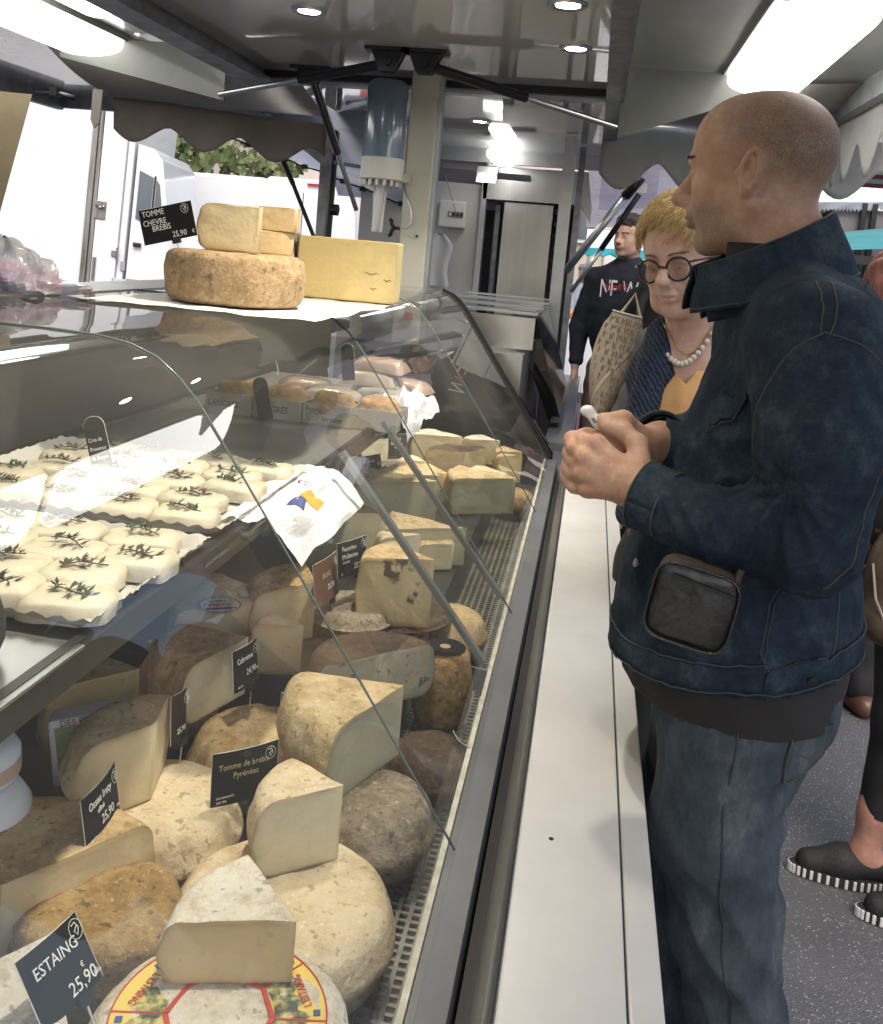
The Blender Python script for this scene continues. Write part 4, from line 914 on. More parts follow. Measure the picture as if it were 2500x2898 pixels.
def snap(bvh, pts, off=.0, n=24):
    out = []
    for p in spline(pts, n):
        q = bvh.find_nearest(p); out.append(q[0] + q[1] * off)
    return out
def seam(bvh, pts, parent, m, name='seam', r=.0011, off=.0003, n=30): return MB().tube(snap(bvh, pts, off, n), r, 5).build(name, m, parent, smooth=True)
def patch(bvh, corners, name, m, parent, th=.003, nu=14, nv=10):
    """a cloth piece lying on a skin: corners in order, snapped and raised"""
    c = [Vector(p) for p in corners]; P = []; N = []
    for i in range(nu + 1):
        for j in range(nv + 1):
            u, v = i / nu, j / nv; p = (c[0] * (1 - u) + c[1] * u) * (1 - v) + (c[3] * (1 - u) + c[2] * u) * v
            q = bvh.find_nearest(p); P.append(q[0]); N.append(q[1])
    w = nv + 1; fs = [(i * w + j, (i + 1) * w + j, (i + 1) * w + j + 1, i * w + j + 1) for i in range(nu) for j in range(nv)]
    top = [p + n * th for p, n in zip(P, N)]; bot = [p - n * .002 for p, n in zip(P, N)]; k = len(P)
    rim = [i * w for i in range(nu + 1)] + [nu * w + j for j in range(1, nv + 1)] + [i * w + nv for i in range(nu - 1, -1, -1)] + [j for j in range(nv - 1, 0, -1)]
    f2 = fs + [tuple(i + k for i in f)[::-1] for f in fs] + [(rim[i], rim[(i + 1) % len(rim)], rim[(i + 1) % len(rim)] + k, rim[i] + k) for i in range(len(rim))]
    return MB().add(top + bot, f2).build(name, m, parent, auto=50)
def trim(o, keep, planes=()):
    """drops faces of a cloth whose centre fails keep(point): open hems and necks; planes first score clean edges"""
    bm = bmesh.new(); bm.from_mesh(o.data)
    for co, no in planes: bmesh.ops.bisect_plane(bm, geom=bm.verts[:] + bm.edges[:] + bm.faces[:], dist=1e-5, plane_co=co, plane_no=no)
    bmesh.ops.delete(bm, geom=[f for f in bm.faces if not keep(f.calc_center_median())], context='FACES'); bm.to_mesh(o.data); bm.free()
def eyes(P, M, parent, k=1.0, iris=(.12, .1, .08), lids=None):
    EW = mat('eye_white', (.62, .58, .54), .25); EI = mat('iris_%.2f' % iris[0], iris, .15)
    for y in (-1, 1):
        o = MB().lathe([(0, -1), (.5, -.87), (.87, -.5), (1, 0), (.87, .5), (.5, .87), (0, 1)], n=16).build('eye', EW, parent, smooth=True); o.scale = (.0116 * k,) * 3; o.location = P(.0782, y * .031, -.003)
        i = MB().lathe([(0, 0), (.6, -.12), (1, -.3)], n=16).build('iris', EI, parent, smooth=True); i.scale = (.0058 * k,) * 3
        i.matrix_basis = Matrix.Translation(P(.0895, y * .031, -.006)) @ (M.to_3x3() @ Matrix.Rotation(R_(100), 3, 'Y')).to_4x4() @ Matrix.Scale(.0056 * k, 4)
def headmat(c, f, k, tilt=0, pitch=0):
    """frame at c facing horizontal direction f; pitch>0 looks down; tilt>0 leans to its left"""
    f = Vector((f[0], f[1], 0)).normalized(); l = Vector((-f.y, f.x, 0)); m = Matrix((f, l, (0, 0, 1))).transposed()
    m = m @ Matrix.Rotation(R_(pitch), 3, 'Y') @ Matrix.Rotation(R_(-tilt), 3, 'X')
    return Matrix.Translation(c) @ m.to_4x4()
def strands(name, P, M, parent, m, n, root, flow, length, r=.0011, seg=7, seed=1, rise=.004, wav=.004):
    """hair made of tapered locks lying over the scalp"""
    rr = random.Random(seed); q = MB()
    for _ in range(n):
        s = root(rr)
        if s is None: continue
        p = Vector(s); pts = []; L = length * rr.uniform(.6, 1.15); ph = rr.uniform(0, 6)
        for i in range(seg):
            pts.append(P(*p)); d = Vector(flow(p, rr)).normalized(); p = p + d * (L / seg)
            c = Vector((-.014, 0, .05)); v = p - c; e = math.sqrt((v.x / .112) ** 2 + (v.y / .102) ** 2 + (v.z / .106) ** 2)
            if e < 1 or e > 1.05: p = c + v / max(e, .3) * rr.uniform(.985, 1.08)
            p += Vector((0, 0, 1)) * wav * .15 * math.sin(ph + i)
        q.tube(pts, r * rr.uniform(.7, 1.5), 4, taper=lambda t: 1.05 - .8 * t)
    return q.build(name, m, parent, smooth=True)

DEN = mat('denim_dark', (.02, .03, .045), .85, cols=[(.011, .017, .028), (.023, .035, .05), (.058, .08, .09)], scale=16, bump=.35, bscale=420, ramp=(.36, .68), nr=.82, detail=12, spec=.12)
JEAN = mat('denim_jeans', (.04, .065, .1), .8, cols=[(.03, .04, .052), (.065, .08, .093), (.15, .165, .165)], scale=11, bump=.35, bscale=420, ramp=(.36, .7), stretch=(1, 1, .45), nr=.8, detail=12, spec=.12)
STI = mat('denim_stitch', (.07, .062, .045), .8); STJ = mat('denim_ridge', (.034, .043, .05), .8); BLK = mat('black_cloth', (.012, .012, .013), .85, bump=.2, bscale=200)
BRN = mat('dark_shirt', (.02, .018, .017), .9, bump=.2, bscale=200)
# ---- the bald man in denim
man = thing('person', 'bald man in dark denim jacket and jeans leaning at the ledge, hands clasped', 'person', (.25, 1.32, 0)); ML = (.25, 1.32, 0)
MH = headmat((.207, 1.36, 1.69), (-.906, .423), .92, 0, 4)
s = SDF(); HP = head_sdf(s, MH, .92, jaw=1.1, nose=1.15)
s.chain([HP(-.02, 0, -.05), HP(-.05, 0, -.13), (.268, 1.335, 1.50)], [.056, .058, .075], .03)
s.ell((.275, 1.33, 1.38), (.065, .12, .13), .05).ell((.25, 1.32, 1.12), (.1, .12, .22), .05)
# near (left) arm and hand, far arm and hand
s.chain([(.266, 1.19, 1.46), (.262, 1.1, 1.262), (.17, 1.125, 1.262), (.098, 1.165, 1.272)], [.042, .032, .03, .027], .02)
s.chain([(.265, 1.48, 1.46), (.24, 1.53, 1.29), (.16, 1.43, 1.29), (.115, 1.315, 1.315)], [.05, .04, .034, .026], .02)
s.cone((.098, 1.165, 1.272), (.07, 1.182, 1.28), .027, .029, .015, sq=(1, 1.2, 1))
kn = [((.026, 1.205, 1.322), .0125), ((.014, 1.2, 1.304), .0128), ((.013, 1.197, 1.284), .0122), ((.02, 1.196, 1.264), .0108)]
for (p, r) in kn: s.cone((.078, 1.178, 1.277), p, .0195, r * 1.04, .006)
s.ell((.055, 1.194, 1.288), (.03, .016, .026), .01)
for i, (p, r) in enumerate(kn):
    p = Vector(p); a = p + Vector((-.014, .028, -.004)); b = a + Vector((.012, .028, -.003)); c = b + Vector((.022, .006, 0))
    s.chain([p, a, b, c], [r, r * .92, r * .84, r * .72], .005)
s.chain([(.082, 1.188, 1.3), (.078, 1.215, 1.325), (.058, 1.232, 1.338), (.036, 1.236, 1.342)], [.016, .0135, .012, .0095], .008)
# far hand: palm towards the near one, fingers folded over its knuckles
s.cone((.115, 1.315, 1.315), (.075, 1.265, 1.31), .026, .03, .015)
s.ell((.055, 1.25, 1.305), (.036, .02, .036), .014)
for i, z in enumerate((1.318, 1.3, 1.283, 1.267)):
    s.chain([(.05, 1.25, z), (.012, 1.252, z + .004), (-.006, 1.232, z + .002), (-.004 + .002 * i, 1.212, z - .006)], [.013, .0115, .0105, .009], .005)
s.chain([(.08, 1.265, 1.33), (.058, 1.25, 1.35), (.03, 1.244, 1.348)], [.015, .012, .0095], .008)
Mi = MH.inverted()
def buzz(V):
    L = (V - np.array(MH.translation)) @ np.array(MH.to_3x3()) / .92
    x, y, z = L.T; n_ = 0
    scalp = np.clip((z + .02 + .45 * np.clip(x - .02, -.09, .1) * -1 - .02 + n_ * .15) / .05, 0, 1) * np.clip((.05 - x) / .06, 0, 1)
    beard = np.clip((-.035 - z) / .02, 0, 1) * np.clip((x - .005) / .03, 0, 1) * np.clip((z + .14) / .02, 0, 1)
    crown = np.clip(1 - np.exp(-((x + .03) ** 2 + y ** 2) / .004) * (z > .06) * .5, 0, 1)
    return np.clip((scalp * .8 * crown * (1 - np.clip((np.abs(y) - .066) / .008, 0, 1) * np.clip(1.6 - np.sqrt(((x + .012) / .022) ** 2 + (z / .03) ** 2), 0, 1)) * (x < .06) + beard * .6) * .9, 0, .9) * (z > -.14) * (np.abs(L).max(1) < .16)
b = skin(s, 'body', SKINM('skin_man', (.52, .335, .235), (.43, .25, .17), hair=(.12, .1, .07)), man, .0029, 1, attrs={'hair': buzz}, loc=ML)
def MP(o): return o
mo = lambda mb, name, m, **k: mb.build(name, m, man, off=ML, **k)
HPm = lambda x, y, z: Vector(HP(x, y, z)) - Vector(ML)
eyes(HPm, MH, man, .92, (.06, .05, .04))
DHAIR = mat('brow_hair', (.05, .035, .025), .8)
bb = bvh_of(b)
def brow(parent, bvh, P, y, m, n=60, th=.0009):
    q = MB()
    for i in range(n):
        t_ = rnd.random(); p = P(.11 - .02 * t_ ** 2, y * (.012 + .04 * t_), .022 + .006 * math.sin(t_ * 2.6) + rnd.gauss(0, .002)); e_ = P(.106 - .02 * t_ ** 2, y * (.02 + .042 * t_), .023 + .006 * math.sin(t_ * 2.9))
        a = bvh.find_nearest(p); c = bvh.find_nearest(e_)
        q.tube([a[0], (a[0] + c[0]) / 2 + a[1] * .0016, c[0] + c[1] * .001], th, 4)
    return q.build('eyebrow', m, parent)
for y in (-1, 1):
    brow(man, bb, HPm, y, DHAIR)

# jacket
J = SDF()
J.ell((.24, 1.32, 1.05), (.165, .185, .34), .05).ell((.278, 1.33, 1.34), (.122, .185, .19), .05)
J.cone((.25, 1.335, 1.54), (.268, 1.178, 1.478), .062, .072, .05).cone((.25, 1.335, 1.54), (.268, 1.49, 1.478), .062, .072, .05)
J.ell((.335, 1.33, 1.42), (.07, .15, .14), .05)
J.chain([(.27, 1.168, 1.47), (.276, 1.112, 1.37), (.268, 1.092, 1.262)], [.075, .072, .062], .03)
J.chain([(.268, 1.092, 1.262), (.17, 1.118, 1.258), (.098, 1.163, 1.272)], [.058, .049, .041], .016)
J.chain([(.268, 1.49, 1.47), (.25, 1.545, 1.29)], [.072, .058], .03).chain([(.25, 1.545, 1.29), (.17, 1.44, 1.29), (.122, 1.325, 1.312)], [.056, .046, .04], .02)
def jfold(V):
    el = np.array((.2, 1.07, 1.29)); w = gauss(V, (.215, 1.08, 1.275), .075)
    a = (V - np.array((.235, 1.08, 1.33))); th = np.arctan2(a[:, 2], a[:, 0])
    f = w * np.sin(th * 11 + a[:, 2] * 20) * .9
    fo = gauss(V, (.13, 1.12, 1.26), .06) * np.sin((V[:, 0] + V[:, 2] * .35) * 330) * .45
    sh = gauss(V, (.25, 1.12, 1.4), .12) * np.sin((V[:, 0] * .9 - V[:, 2] * .35) * 95 + 1) * .5
    lo_ = gauss(V, (.24, 1.15, 1.12), .16) * np.sin((V[:, 0] + V[:, 2] * .25) * 75) * .45
    bk = gauss(V, (.37, 1.2, 1.38), .1) * np.sin((V[:, 0] * .5 - V[:, 2]) * 70) * .4
    rg = lambda q: 1.1 - 2 * np.abs(np.sin(q)) ** .6
    f = w * rg(th * 7 + a[:, 2] * 14 + n3(V, 18, 6) * .5) * 1.25; fo = gauss(V, (.14, 1.12, 1.26), .06) * rg((V[:, 0] + V[:, 2] * .5 + .004 * n3(V, 40, 2)) * 130) * .7
    lo_ = gauss(V, (.22, 1.15, 1.14), .15) * rg((V[:, 0] * .9 + V[:, 2] * .35 + .012 * n3(V, 22, 7)) * 42) * .6; sh = gauss(V, (.25, 1.12, 1.4), .1) * rg((V[:, 0] * .95 - V[:, 2] * .45 + .01 * n3(V, 20, 3)) * 48) * .6
    ch = gauss(V, (.17, 1.2, 1.3), .09) * rg((V[:, 2] * .8 - V[:, 0] * .5 + .01 * n3(V, 25, 8)) * 60) * .6; bk = gauss(V, (.36, 1.2, 1.36), .12) * rg((V[:, 0] * .4 - V[:, 2] + .01 * n3(V, 20, 9)) * 40) * .35
    return f + fo + sh + lo_ + bk + ch + n3(V, 26, 4) * .22 + n3(V, 75, 5) * .12
jk = skin(J, 'jacket', DEN, man, .0046, 2, fold=wrinkle(.0062, jfold), loc=ML)
hem = lambda p: 1.02 + .05 * (p.x + ML[0] - .075) / .33
nk = Vector((.228, 1.338, 1.585))
trim(jk, lambda p: p.z > hem(p) and not (p.x + ML[0] < .087 and p.y + ML[1] < 1.24 and 1.2 < p.z < 1.34) and not (p.x + ML[0] < .118 and p.y + ML[1] > 1.24 and 1.26 < p.z < 1.36 and p.y + ML[1] < 1.33)
     and not ((p + Vector(ML) - nk).length < .062), [((.087 - ML[0], 0, 0), (1, 0, 0))])
so = jk.modifiers.new('thick', 'SOLIDIFY'); so.thickness = .003; so.offset = -1
jb = bvh_of(jk); W = lambda *p: Vector(p) - Vector(ML)
# collar: a standing band folded outwards
def collar(u, v):
    a = -2.62 + 5.24 * u; ca = Vector((math.cos(a), math.sin(a), 0)); front = (1 - math.cos(a)) / 2
    r0 = .068 + .018 * front; base = Vector((.25 - .02 * front, 1.338, 1.56 - .078 * front)); up = .09 - .02 * front
    # v 0..1: up the stand, over the fold, down the fall
    if v < .45: k = v / .45; off = r0 + .002 * k; z = up * k
    else: k = (v - .45) / .55; off = r0 + .004 + .02 * math.sin(k * 1.57) + .006 * k; z = up * (1 - .95 * k * (1 - .1 * front)) + .007 * math.sin(min(1, k * 4) * 3.14)
    return base + ca * off + Vector((-.02 * (z / .09), 0, z)) + Vector((.0, .0, .0018 * nz((u * 9, v * 4, 2)))) - Vector(ML)
co = MB().grid(collar, 70, 22).build('collar', DEN, man, smooth=True); m_ = co.modifiers.new('thick', 'SOLIDIFY'); m_.thickness = .003
q = MB().tube([collar(i / 60, .975) + Vector((0, 0, .002)) for i in range(61)], .0011, 5); q.tube([collar(i / 60, .5) for i in range(61)], .0012, 5); q.build('collar_stitch', STJ, man)
# stand-up collar of the black shirt inside
MB().grid(lambda u, v: Vector((.236, 1.34, 1.53)) + Vector((math.cos(-2.9 + 5.8 * u) * .066, math.sin(-2.9 + 5.8 * u) * .066, .066 * v)) - Vector(ML), 40, 4).build('shirt_collar', BLK, man, smooth=True)
# waistband, cuffs, pocket flap, seams
def band(u, v):
    a = 2 * math.pi * u; p = Vector((.238 + .185 * math.cos(a), 1.32 + .21 * math.sin(a), 0)) - Vector(ML); p.z = 1.024 + .05 * (p.x + ML[0] - .075) / .33 + v * .037
    n_ = jb.find_nearest(p); return n_[0] + n_[1] * (.0035 - .0005 * v) if n_[0] else p
wb = MB().grid(band, 90, 3).build('waistband', DEN, man, smooth=True); m_ = wb.modifiers.new('thick', 'SOLIDIFY'); m_.thickness = .003
MB().tube([band(i / 90, 1.0) for i in range(91)], .0012, 5).tube([band(i / 90, .03) for i in range(91)], .0012, 5).build('waistband_stitch', STJ, man)
def cuff(c, d, r, L, name='cuff'):
    d = Vector(d).normalized(); u_ = d.cross(Vector((0, 0, 1))).normalized(); w_ = d.cross(u_); c = Vector(c) - Vector(ML)
    f = lambda u, v: c + d * (v * L) + (u_ * math.cos(2 * math.pi * u) + w_ * math.sin(2 * math.pi * u)) * (r * (1 + .05 * (1 - v) + .02 * math.sin(2 * math.pi * u * 3)))
    o = MB().grid(f, 40, 4).build(name, DEN, man, smooth=True); m_ = o.modifiers.new('thick', 'SOLIDIFY'); m_.thickness = .004
    MB().tube([f(i / 40, .02) for i in range(41)], .0013, 5).tube([f(i / 40, .94) for i in range(41)], .0013, 5).build('cuff_stitch', STI, man)
cuff((.088, 1.169, 1.272), (.072, -.045, -.013), .042, .04); cuff((.112, 1.31, 1.315), (.04, .1, -.02), .041, .04)
for pts in ([(.256, 1.16, 1.545), (.257, 1.12, 1.52), (.254, 1.095, 1.495)], [(.27, 1.16, 1.545), (.271, 1.12, 1.52), (.264, 1.095, 1.495)],
            [(.258, 1.09, 1.5), (.225, 1.1, 1.47), (.21, 1.11, 1.42), (.208, 1.12, 1.35), (.21, 1.13, 1.3)], [(.258, 1.09, 1.5), (.3, 1.1, 1.485), (.335, 1.12, 1.45), (.35, 1.14, 1.4), (.345, 1.15, 1.34)],
            [(.332, 1.06, 1.4), (.328, 1.04, 1.33), (.318, 1.03, 1.27), (.28, 1.03, 1.215)], [(.252, 1.12, 1.2), (.25, 1.12, 1.13), (.247, 1.12, 1.075)], [(.258, 1.12, 1.2), (.256, 1.12, 1.13), (.254, 1.12, 1.075)],
            [(.37, 1.18, 1.37), (.368, 1.17, 1.25), (.352, 1.16, 1.1)]):
    seam(jb, [W(*p) for p in pts], man, STJ if pts[0][0] < .25 or pts[0][2] < 1.3 else STI, r=.001)
seam(jb, [W(*p) for p in ((.113, 1.2, 1.18), (.108, 1.2, 1.12), (.1, 1.21, 1.06))], man, STJ, r=.001)
for p in ((.09, 1.25, 1.16), (.085, 1.25, 1.045)):
    h_ = jb.find_nearest(W(*p)); MB().lathe([(0, .003), (.006, .002), (.0065, -.002)], n=14).build('button', mat('dull_button', (.3, .28, .24), .4, .6), man).matrix_basis = Matrix.Translation(h_[0]) @ h_[1].to_track_quat('Z', 'Y').to_matrix().to_4x4()
patch(jb, [W(.122, 1.22, 1.412), W(.172, 1.185, 1.4), W(.166, 1.19, 1.378), W(.13, 1.22, 1.374)], 'pocket_flap', DEN, man)
seam(jb, [W(.122, 1.22, 1.412), W(.13, 1.22, 1.374), W(.15, 1.2, 1.372), W(.166, 1.19, 1.378), W(.172, 1.185, 1.4)], man, STJ, off=.003)
patch(jb, [W(.252, 1.12, 1.085), W(.32, 1.13, 1.1), W(.32, 1.13, 1.075), W(.252, 1.12, 1.06)], 'waist_tab', DEN, man, th=.006)
MB().lathe([(0, .004), (.005, .0035), (.0055, 0)], n=16).build('tab_button', BLACKM, man).matrix_basis = Matrix.Translation(W(.305, 1.128, 1.082)) @ Matrix.Rotation(R_(90), 4, 'X')
# shirt hem below the jacket
S2 = SDF(); S2.ell((.245, 1.32, 1.05), (.15, .17, .34), .05); sh = skin(S2, 'shirt', BRN, man, .009, 2, loc=ML, fold=wrinkle(.003, lambda V: n3(V, 30, 8))); trim(sh, lambda p: .985 < p.z < 1.075, [((0, 0, .985), (0, 0, 1))])
# jeans and shoes
G = SDF(); G.ell((.245, 1.32, 1.04), (.125, .16, .14), .05).ell((.3, 1.275, .985), (.082, .08, .1), .04).ell((.3, 1.385, .985), (.08, .08, .1), .04)
G.chain([(.245, 1.25, .96), (.238, 1.245, .81), (.268, 1.242, .67), (.298, 1.24, .55), (.31, 1.24, .35), (.32, 1.24, .1)], [.096, .08, .069, .06, .06, .06], .04)
G.chain([(.245, 1.4, .96), (.245, 1.425, .75), (.255, 1.44, .55), (.26, 1.45, .1)], [.098, .082, .07, .06], .04)
gf = lambda V: gauss(V, (.28, 1.2, .66), .15) * (1.1 - 2 * np.abs(np.sin((V[:, 2] * .8 + V[:, 0] * .9 + .012 * n3(V, 16, 3)) * 46)) ** .6) * .7 + gauss(V, (.3, 1.2, .88), .1) * np.sin((V[:, 2] - V[:, 0] * .4) * 110) * .5 + gauss(V, (.28, 1.2, .35), .2) * np.sin(V[:, 2] * 80) + n3(V, 24, 6) * .3 + .25 * np.sin(V[:, 2] * 40 + V[:, 0] * 50)
jn = skin(G, 'jeans', JEAN, man, .007, 2, fold=wrinkle(.006, gf), loc=ML); gb = bvh_of(jn)
for pts in ([(.232, 1.13, 1.0), (.232, 1.14, .85), (.25, 1.15, .7), (.28, 1.16, .55), (.3, 1.17, .3)],): seam(gb, [W(*p) for p in pts], man, STJ, r=.0012, n=16)
patch(gb, [W(.305, 1.16, 1.0), W(.37, 1.2, .995), W(.355, 1.2, .935), W(.305, 1.16, .925)], 'back_pocket', JEAN, man, th=.003)
seam(gb, [W(.305, 1.16, 1.0), W(.305, 1.16, .927), W(.33, 1.18, .926), W(.355, 1.2, .937), W(.37, 1.2, .995)], man, STI, off=.003)
seam(gb, [W(.307, 1.16, .965), W(.325, 1.17, .962), W(.34, 1.18, .955), W(.352, 1.19, .964), W(.365, 1.2, .972)], man, STI, off=.003, r=.0008)
SH = SDF(); 
for x, y in ((.3, 1.24), (.22, 1.45)): SH.chain([(x + .06, y, .045), (x - .08, y, .035), (x - .15, y, .03)], [.045, .045, .035], .03)
sk_ = skin(SH, 'shoes', BLK, man, .009, 2, loc=ML); trim(sk_, lambda p: p.z > -.01)
# the pen-like white device he holds and his small leather bag
t = thing('ticket_pen', 'white plastic pen-like device held in the bald man clasped hands', 'device', (.012, 1.245, 1.345))
V = SDF(); V.chain([(-.006, .004, .012), (-.001, .003, .012), (.014, 0, -.002), (.04, -.004, -.016)], [.006, .0068, .0075, .0065], .006); skin(V, 'shell', mat('white_device', (.7, .7, .64), .35), t, .0022, 1)
MB().box((.008, -.0075, .002), (.008, .002, .004), Matrix.Rotation(R_(45), 3, 'Y')).build('button', mat('grey_button', (.2, .2, .2), .4), t)
LEA = mat('black_leather', (.014, .013, .012), .26, cols=[(.008, .008, .007), (.024, .022, .019)], scale=30, bump=.8, bscale=70, coat=.4)
LEB = mat('brown_canvas', (.045, .034, .025), .85, bump=.3, bscale=200)
t = thing('shoulder_bag', 'small black leather pouch with pinholes hanging at the denim jacket', 'bag', (.15, 1.075, 1.175)); t.rotation_euler = (R_(4), R_(8), R_(-10))
V = SDF(); V.ell((0, 0, 0), (.05, .018, .045), .01)
def rb(u, v, d, w=.046, h=.046, e=5):
    a = 2 * math.pi * u; ca, sa = math.cos(a), math.sin(a); k = (abs(ca) ** e + abs(sa) ** e) ** (-1 / e); return (w * k * ca * v, d, h * k * sa * v)
MB().grid(lambda u, v: (lambda p: (p[0], -.016 + .006 * (v ** 6) + .0015 * nz((p[0] * 60, p[2] * 60, 1)), p[2]))(rb(u, v, 0)), 48, 10).build('front_panel', LEA, t, smooth=True)
MB().grid(lambda u, v: (lambda p: (p[0], -.012 + .03 * v, p[2]))(rb(u, 1, 0, .047, .047)), 48, 4).build('gusset', LEB, t, smooth=True)
MB().tube([rb(i / 48, 1.0, -.0135, .0475, .0475) for i in range(48)], .0016, 6, closed=True).build('piping', LEA, t, smooth=True)
MB().bar((-.03, -.02, .034), (.042, -.02, .03), .003, .004).build('zip', mat('zip_metal', (.05, .05, .048), .4, .8), t)
PH = [MB().lathe([(0, 0), (.0008, 0)], n=6).build('pinhole', BLACK, t) for _ in (0,)]
for i in range(5):
    for j in range(5):
        o = PH[0] if i + j == 0 else PH[0].copy()
        if i + j: COL.objects.link(o)
        o.location = (-.028 + j * .012 + (i % 2) * .006, -.0175, -.03 + i * .012); o.rotation_euler = (R_(90), 0, 0)
MB().tube([(.04, .0, .04), (.05, .06, .16), (.06, .17, .33), (.1, .25, .385)], .004, 6).build('strap', LEB, t)
# ================================================================ SIGNS, SHELF GOODS, PAPERS
CARD = mat('black_card', (.012, .012, .013), .7, spec=.2); CEDGE = mat('card_edge', (.6, .58, .5), .6); CHALK = mat('white_ink', (.7, .7, .66), .7); GOLD = mat('gold_ink', (.5, .42, .2), .6); ORG = mat('orange_ink', (.7, .22, .06), .6)
BCARD = mat('brown_card', (.16, .08, .045), .4)
def sign(label, A, B, C, lines, pin=.05, curve=.004, m=None, kinds='price sign', logo=True, name='price_sign', shape='card'):
    """card with top-left A, top-right B, bottom-left C; lines = (text, u, v, size, ink)"""
    A, B, C = Vector(A), Vector(B), Vector(C); w = (B - A).length; X = (B - A).normalized(); Y = (A - C); Y = (Y - X * Y.dot(X)); h = Y.length; Y.normalize(); Z = X.cross(Y)
    O = C + X * (w / 2); t = thing(name, label, kinds); t.matrix_world = Matrix((X, Y, Z)).transposed().to_4x4(); t.location = O
    g = lambda u, v, d: ((u - .5) * w, v * h, curve * (1 - (2 * u - 1) ** 2) + d)
    MB().grid(lambda u, v: g(u, v, 0), 10, 2).grid(lambda u, v: g(u, v, -.0008), 10, 2).build('card', m or CARD, t, smooth=True)
    MB().tube([g(0, 0, -.0004), g(0, 1, -.0004)] + [g(i / 10, 1, -.0004) for i in range(1, 11)] + [g(1, 0, -.0004)], .0005, 5).build('card_edge', CEDGE, t)
    if pin:
        MB().box((w * .1, -.002, curve), (.014, .009, .006)).build('clip', BLACKM, t); MB().cyl((w * .1, 0, curve), (w * .1, -pin, curve - .004), .0011, n=6).build('pin', STEEL, t)
    for tx, u, v, sz, ink in lines: text(t, tx, sz, (*g(u, v, .0012)[:2], curve + .0008), (0, 0, 0), ink, sx=.85)
    if logo:
        c = g(.86, .82, .0012 + curve * .3); MB().tube([(c[0] + .0065 * math.cos(i * .5236), c[1] + .008 * math.sin(i * .5236), c[2]) for i in range(12)], .0003, 4, closed=True).build('emblem_ring', CHALK, t)
        MB().tube([(c[0] - .003, c[1] + .004, c[2]), (c[0] + .001, c[1] + .005, c[2]), (c[0] + .003, c[1], c[2]), (c[0], c[1] - .005, c[2]), (c[0] - .002, c[1] - .001, c[2]), (c[0] + .002, c[1] + .002, c[2])], .0005, 4).build('emblem', CHALK, t)
    return t
sign('slanted black sign with chalk words TOMME CHEVRE BREBIS on a pin', (-.787, 1.53, 1.572), (-.692, 1.53, 1.598), (-.768, 1.53, 1.515), [('TOMME', .06, .78, .014, CHALK), ('CHEVRE', .05, .52, .014, CHALK), ('BREBIS', .2, .34, .014, CHALK), ('25,90', .55, .08, .014, CHALK), ('€', .92, .1, .009, CHALK)], .045, .0)
sign('curved black sign reading Ossau Iraty stuck in the brown wheel', (-.463, .84, .959), (-.467, .917, .959), (-.454, .84, .904), [('Ossau Iraty', .08, .68, .0125, CHALK), ('affiné', .3, .5, .008, CHALK), ('25,90', .38, .22, .0145, CHALK), ('kilo', .82, .2, .005, CHALK), ('Lait cru', .05, .12, .004, CHALK)], .04)
sign('black sign with handwritten chalk word ESTAING beside the yellow label', (-.385, .597, .98), (-.372, .66, .98), (-.352, .6, .933), [('ESTAING', .1, .62, .0135, CHALK), ('25,90', .45, .1, .0155, CHALK), ('€', .72, .34, .006, CHALK), ('kilo', .85, .12, .006, CHALK)], .05)
sign('small black sign reading Cabretou on the cut face of the charred wedge', (-.433, 1.17, .983), (-.42, 1.229, .983), (-.426, 1.17, .924), [('Cabretou', .07, .66, .0115, CHALK), ('24,90', .42, .3, .0125, CHALK), ('kilo', .82, .32, .004, CHALK), ('Lait cru', .06, .1, .0045, CHALK)], .035)
sign('dark sign seen edge-on in front of the charred wedge', (-.468, 1.06, .966), (-.463, 1.094, .966), (-.465, 1.06, .9), [('25,90', .2, .2, .01, CHALK)], .03)
sign('black sign with gold script Tomme de brebis Pyrénées behind the thick cream wedge', (-.388, 1.0, .935), (-.326, 1.058, .935), (-.385, 1.0, .868), [('Tomme de brebis', .08, .68, .0105, GOLD), ('Pyrénées', .3, .5, .0105, GOLD), ('Lait pasteurisé', .06, .16, .0045, CHALK), ('28% MG', .06, .07, .0045, CHALK)], .02, m=CARD)
sign('black sign reading Pecorino Moliterno above the veined block', (-.399, 1.56, 1.023), (-.364, 1.632, 1.023), (-.39, 1.56, .96), [('Pecorino', .1, .74, .0125, CHALK), ('Moliterno', .1, .52, .0125, CHALK), ('al tartufo', .12, .4, .006, CHALK), ('55,90', .5, .18, .0135, CHALK), ('Lait', .06, .1, .004, CHALK)], .05)
sign('brown sign with the price 25,90 beside the half wheel with wrinkled top', (-.422, 1.5, 1.0), (-.406, 1.59, 1.0), (-.409, 1.5, .925), [('SALAIS', .25, .58, .013, GOLD), ('25,90', .45, .28, .0135, CHALK)], .04, m=BCARD)
sign('plain black card leaning behind the large grey-green half wheel', (-.352, 1.16, .944), (-.317, 1.193, .944), (-.357, 1.16, .887), [], .02, logo=False)
sign('small dark card lying on the grille beside the brown cylinder', (-.148, 1.52, .857), (-.106, 1.525, .85), (-.143, 1.5, .825), [], .03, logo=False)
sign('black card propped over the small dark wheel at the grille', (-.165, 1.3, .879), (-.137, 1.278, .87), (-.125, 1.3, .824), [], .0, logo=False)
sign('black sign reading Saint Nectaire at the far end of the deck', (-.575, 2.75, .985), (-.525, 2.79, .985), (-.56, 2.75, .92), [('Saint', .3, .72, .013, CHALK), ('Nectaire', .12, .5, .013, CHALK), ('fermier', .3, .34, .008, CHALK)], .05, logo=False)
